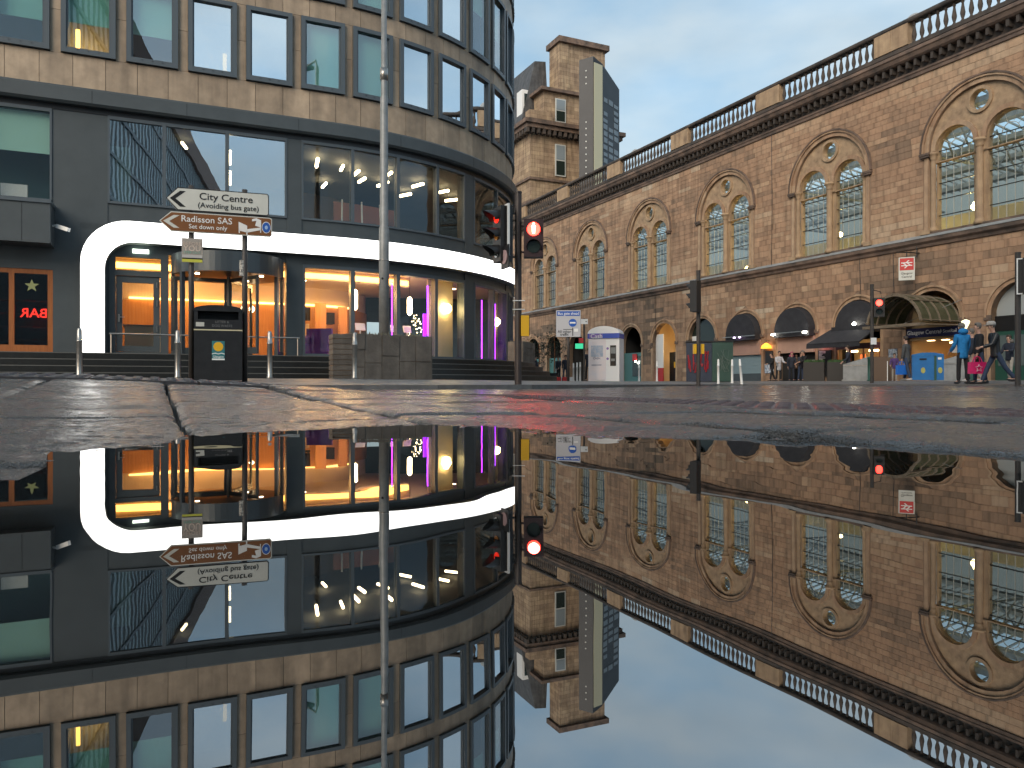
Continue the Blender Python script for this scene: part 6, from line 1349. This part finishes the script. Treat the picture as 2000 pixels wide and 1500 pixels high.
# face: 0 looks away from the camera (+y), 90 looks left, 180 towards the camera
person('man in bright blue hooded jacket and black trousers seen from behind', 1880, 23, 5, dict(lt=3, lk=2, rt=-5, rk=3, la=10, le=40, ra=6, re=20, lo=5, ro=5), 'blue', 'black', M_hairg, hood=C_['blue'], h=1.76, long=.06)
r_, J, p, gz = person('person in long black coat holding a pink carrier bag, facing left', 1913, 22.6, 75, dict(lt=-8, lk=4, rt=9, rk=6, la=6, le=10, ra=4, re=8), 'black', 'jean', M_hairg, long=.22, h=1.74)
hw_ = hand_world(r_, J, 'l')
def carrier(name, label, m, hw, w, h, rz, mark=None):
    root = empty(name, hw, rz); tag(root, label, 'bag'); mb = MB(); t = .08
    mb.hexa([(-w, -t * .6, -h - .14), (w, -t * .6, -h - .14), (w, t * .6, -h - .14), (-w, t * .6, -h - .14), (-w * .9, -t, -.16), (w * .9, -t, -.16), (w * .9, t, -.16), (-w * .9, t, -.16)]); mb.build('bag_body', m, root)
    for y in (-t * .8, t * .8): mb = MB(); mb.tube([(-w * .45, y, -.17), (-w * .3, y * .4, -.02), (0, 0, .01), (w * .3, y * .4, -.02), (w * .45, y, -.17)], .012, 6); mb.build('handle', m, root)
    if mark:
        mb = MB(); pts = [((.11 if q % 2 == 0 else .05) * math.cos(math.pi / 2 + q * math.pi / 5), (.11 if q % 2 == 0 else .05) * math.sin(math.pi / 2 + q * math.pi / 5)) for q in range(10)]
        ps = [(x, z - h * .55 - .14) for x, z in pts]; mb.tube([(x, -t - .012, z) for x, z in ps + ps[:1]], .012, 5); mb.build('star_print', mark, root)
carrier('carrier_bag', 'pink carrier bag with pale star outline held by the black-coated person', mat('pink_plastic', (.75, .02, .16), (.62, .02, .13), scale=6, rough=.4), hw_ + Vector((0, -.03, 0)), .25, .36, 0, mat('pale_pink', (.8, .45, .55), rough=.5))
person('man in black leather jacket, pale cap and jeans striding to the left', 1945, 22, 78, dict(lt=-26, lk=12, rt=24, rk=4, la=24, le=50, ra=-22, re=20, lean=7), 'leather', 'jean', M_hairg, h=1.8, hat=mat('pale_cap', (.38, .36, .33), rough=.8))
person('person in dark fur-hooded jacket behind the striding man', 1972, 27, 110, dict(lt=10, lk=5, rt=-8, rk=5, la=30, le=60, ra=20, re=50), 'navy', 'tan', M_haird, hood=M_hairg, h=1.55)
person('person in dark clothes hidden behind the blue-jacketed man', 1900, 25, 60, dict(lt=12, lk=3, rt=-12, rk=8), 'navy', 'tan', M_hairg, h=1.68, shoe=M_wshoe)
r_, J, p, gz = person('man in grey coat and jeans walking away with a blue bag', 1771, 31, 40, dict(lt=-10, lk=6, rt=11, rk=3, la=5, le=6, ra=8, re=20), 'grey', 'jean', M_haird, h=1.76, long=.12, shoe=M_wshoe)
carrier('carrier_bag', 'bright blue carrier bag held by the man in the grey coat', mat('blue_plastic', (.02, .16, .6), rough=.4), hand_world(r_, J, 'l'), .24, .40, R_(10))
person('child in purple jacket and pale trousers beside the grey-coated man', 1747, 33, 150, dict(la=10, le=40, ra=20, re=40), 'purple', 'tan', M_haird, h=1.15, shoe=M_wshoe)
person('person in dark coat walking past the square planters', 1657, 38, 80, dict(lt=14, lk=4, rt=-12, rk=8, la=20, le=30), 'navy', 'black', M_haird, h=1.72, shoe=M_wshoe)
person('person in white coat and scarf beside the dark-clad companion', 1521, 45, 190, dict(la=20, le=60, ra=20, re=60), 'white', 'black', M_haird, h=1.7, long=.2)
person('person in black walking just left of the white coat', 1508, 45.5, 95, dict(lt=14, rt=-12, rk=10, la=25, le=50), 'black', 'black', M_haird, h=1.64)
person('person in pink hood at the dark shop opening', 1546, 45.5, 170, dict(la=10, le=30), 'navy', 'navy', mat('pink_hair_hood', (.30, .06, .12), rough=.8), h=1.68, hood=C_['pinkish'])
person('person in brown coat at the back of the group', 1556, 46.5, 150, dict(la=20, le=60), 'brown', 'black', M_haird, h=1.62)
person('person in navy coat and jeans in the middle of the group', 1564, 45, 200, dict(ra=30, re=70), 'navy', 'jean', M_haird, h=1.66)
person('person in black leaning forward at the right of the group', 1574, 44.5, 100, dict(lean=14, la=35, le=40, ra=25, re=40), 'black', 'black', M_hairg, h=1.74)
person('person in dark coat standing under the far left arch', 1045, 54, 240, dict(la=10, le=20), 'navy', 'jean', M_haird, h=1.72)
person('person in navy jacket by the far arches, left of the pair', 1091, 50, 140, dict(la=15, le=30), 'navy', 'black', M_haird, h=1.55)
person('person in blue-black jacket by the far arches, right of the pair', 1104, 49, 200, dict(la=15, le=40), 'navy', 'jean', M_haird, h=1.6)
person('person in dark coat beside the white kiosk', 1149, 41, 185, None, 'navy', 'black', M_haird, h=1.7)

# ------------------------------------------------------------------ turn curves and skins into plain meshes
bpy.context.view_layer.update()
dg = bpy.context.evaluated_depsgraph_get()
for o, sm in LATE:
    me = bpy.data.meshes.new_from_object(o.evaluated_get(dg)); me.name = o.name
    if sm: me.polygons.foreach_set('use_smooth', [True] * len(me.polygons))
    n = put('tmp', me, o.parent, o.location, o.rotation_euler); n.scale = o.scale
    for k in o.keys():
        if k != 'cycles': n[k] = o[k]
    for ch in list(o.children): ch.parent = n
    nm = o.name; bpy.data.objects.remove(o); n.name = nm
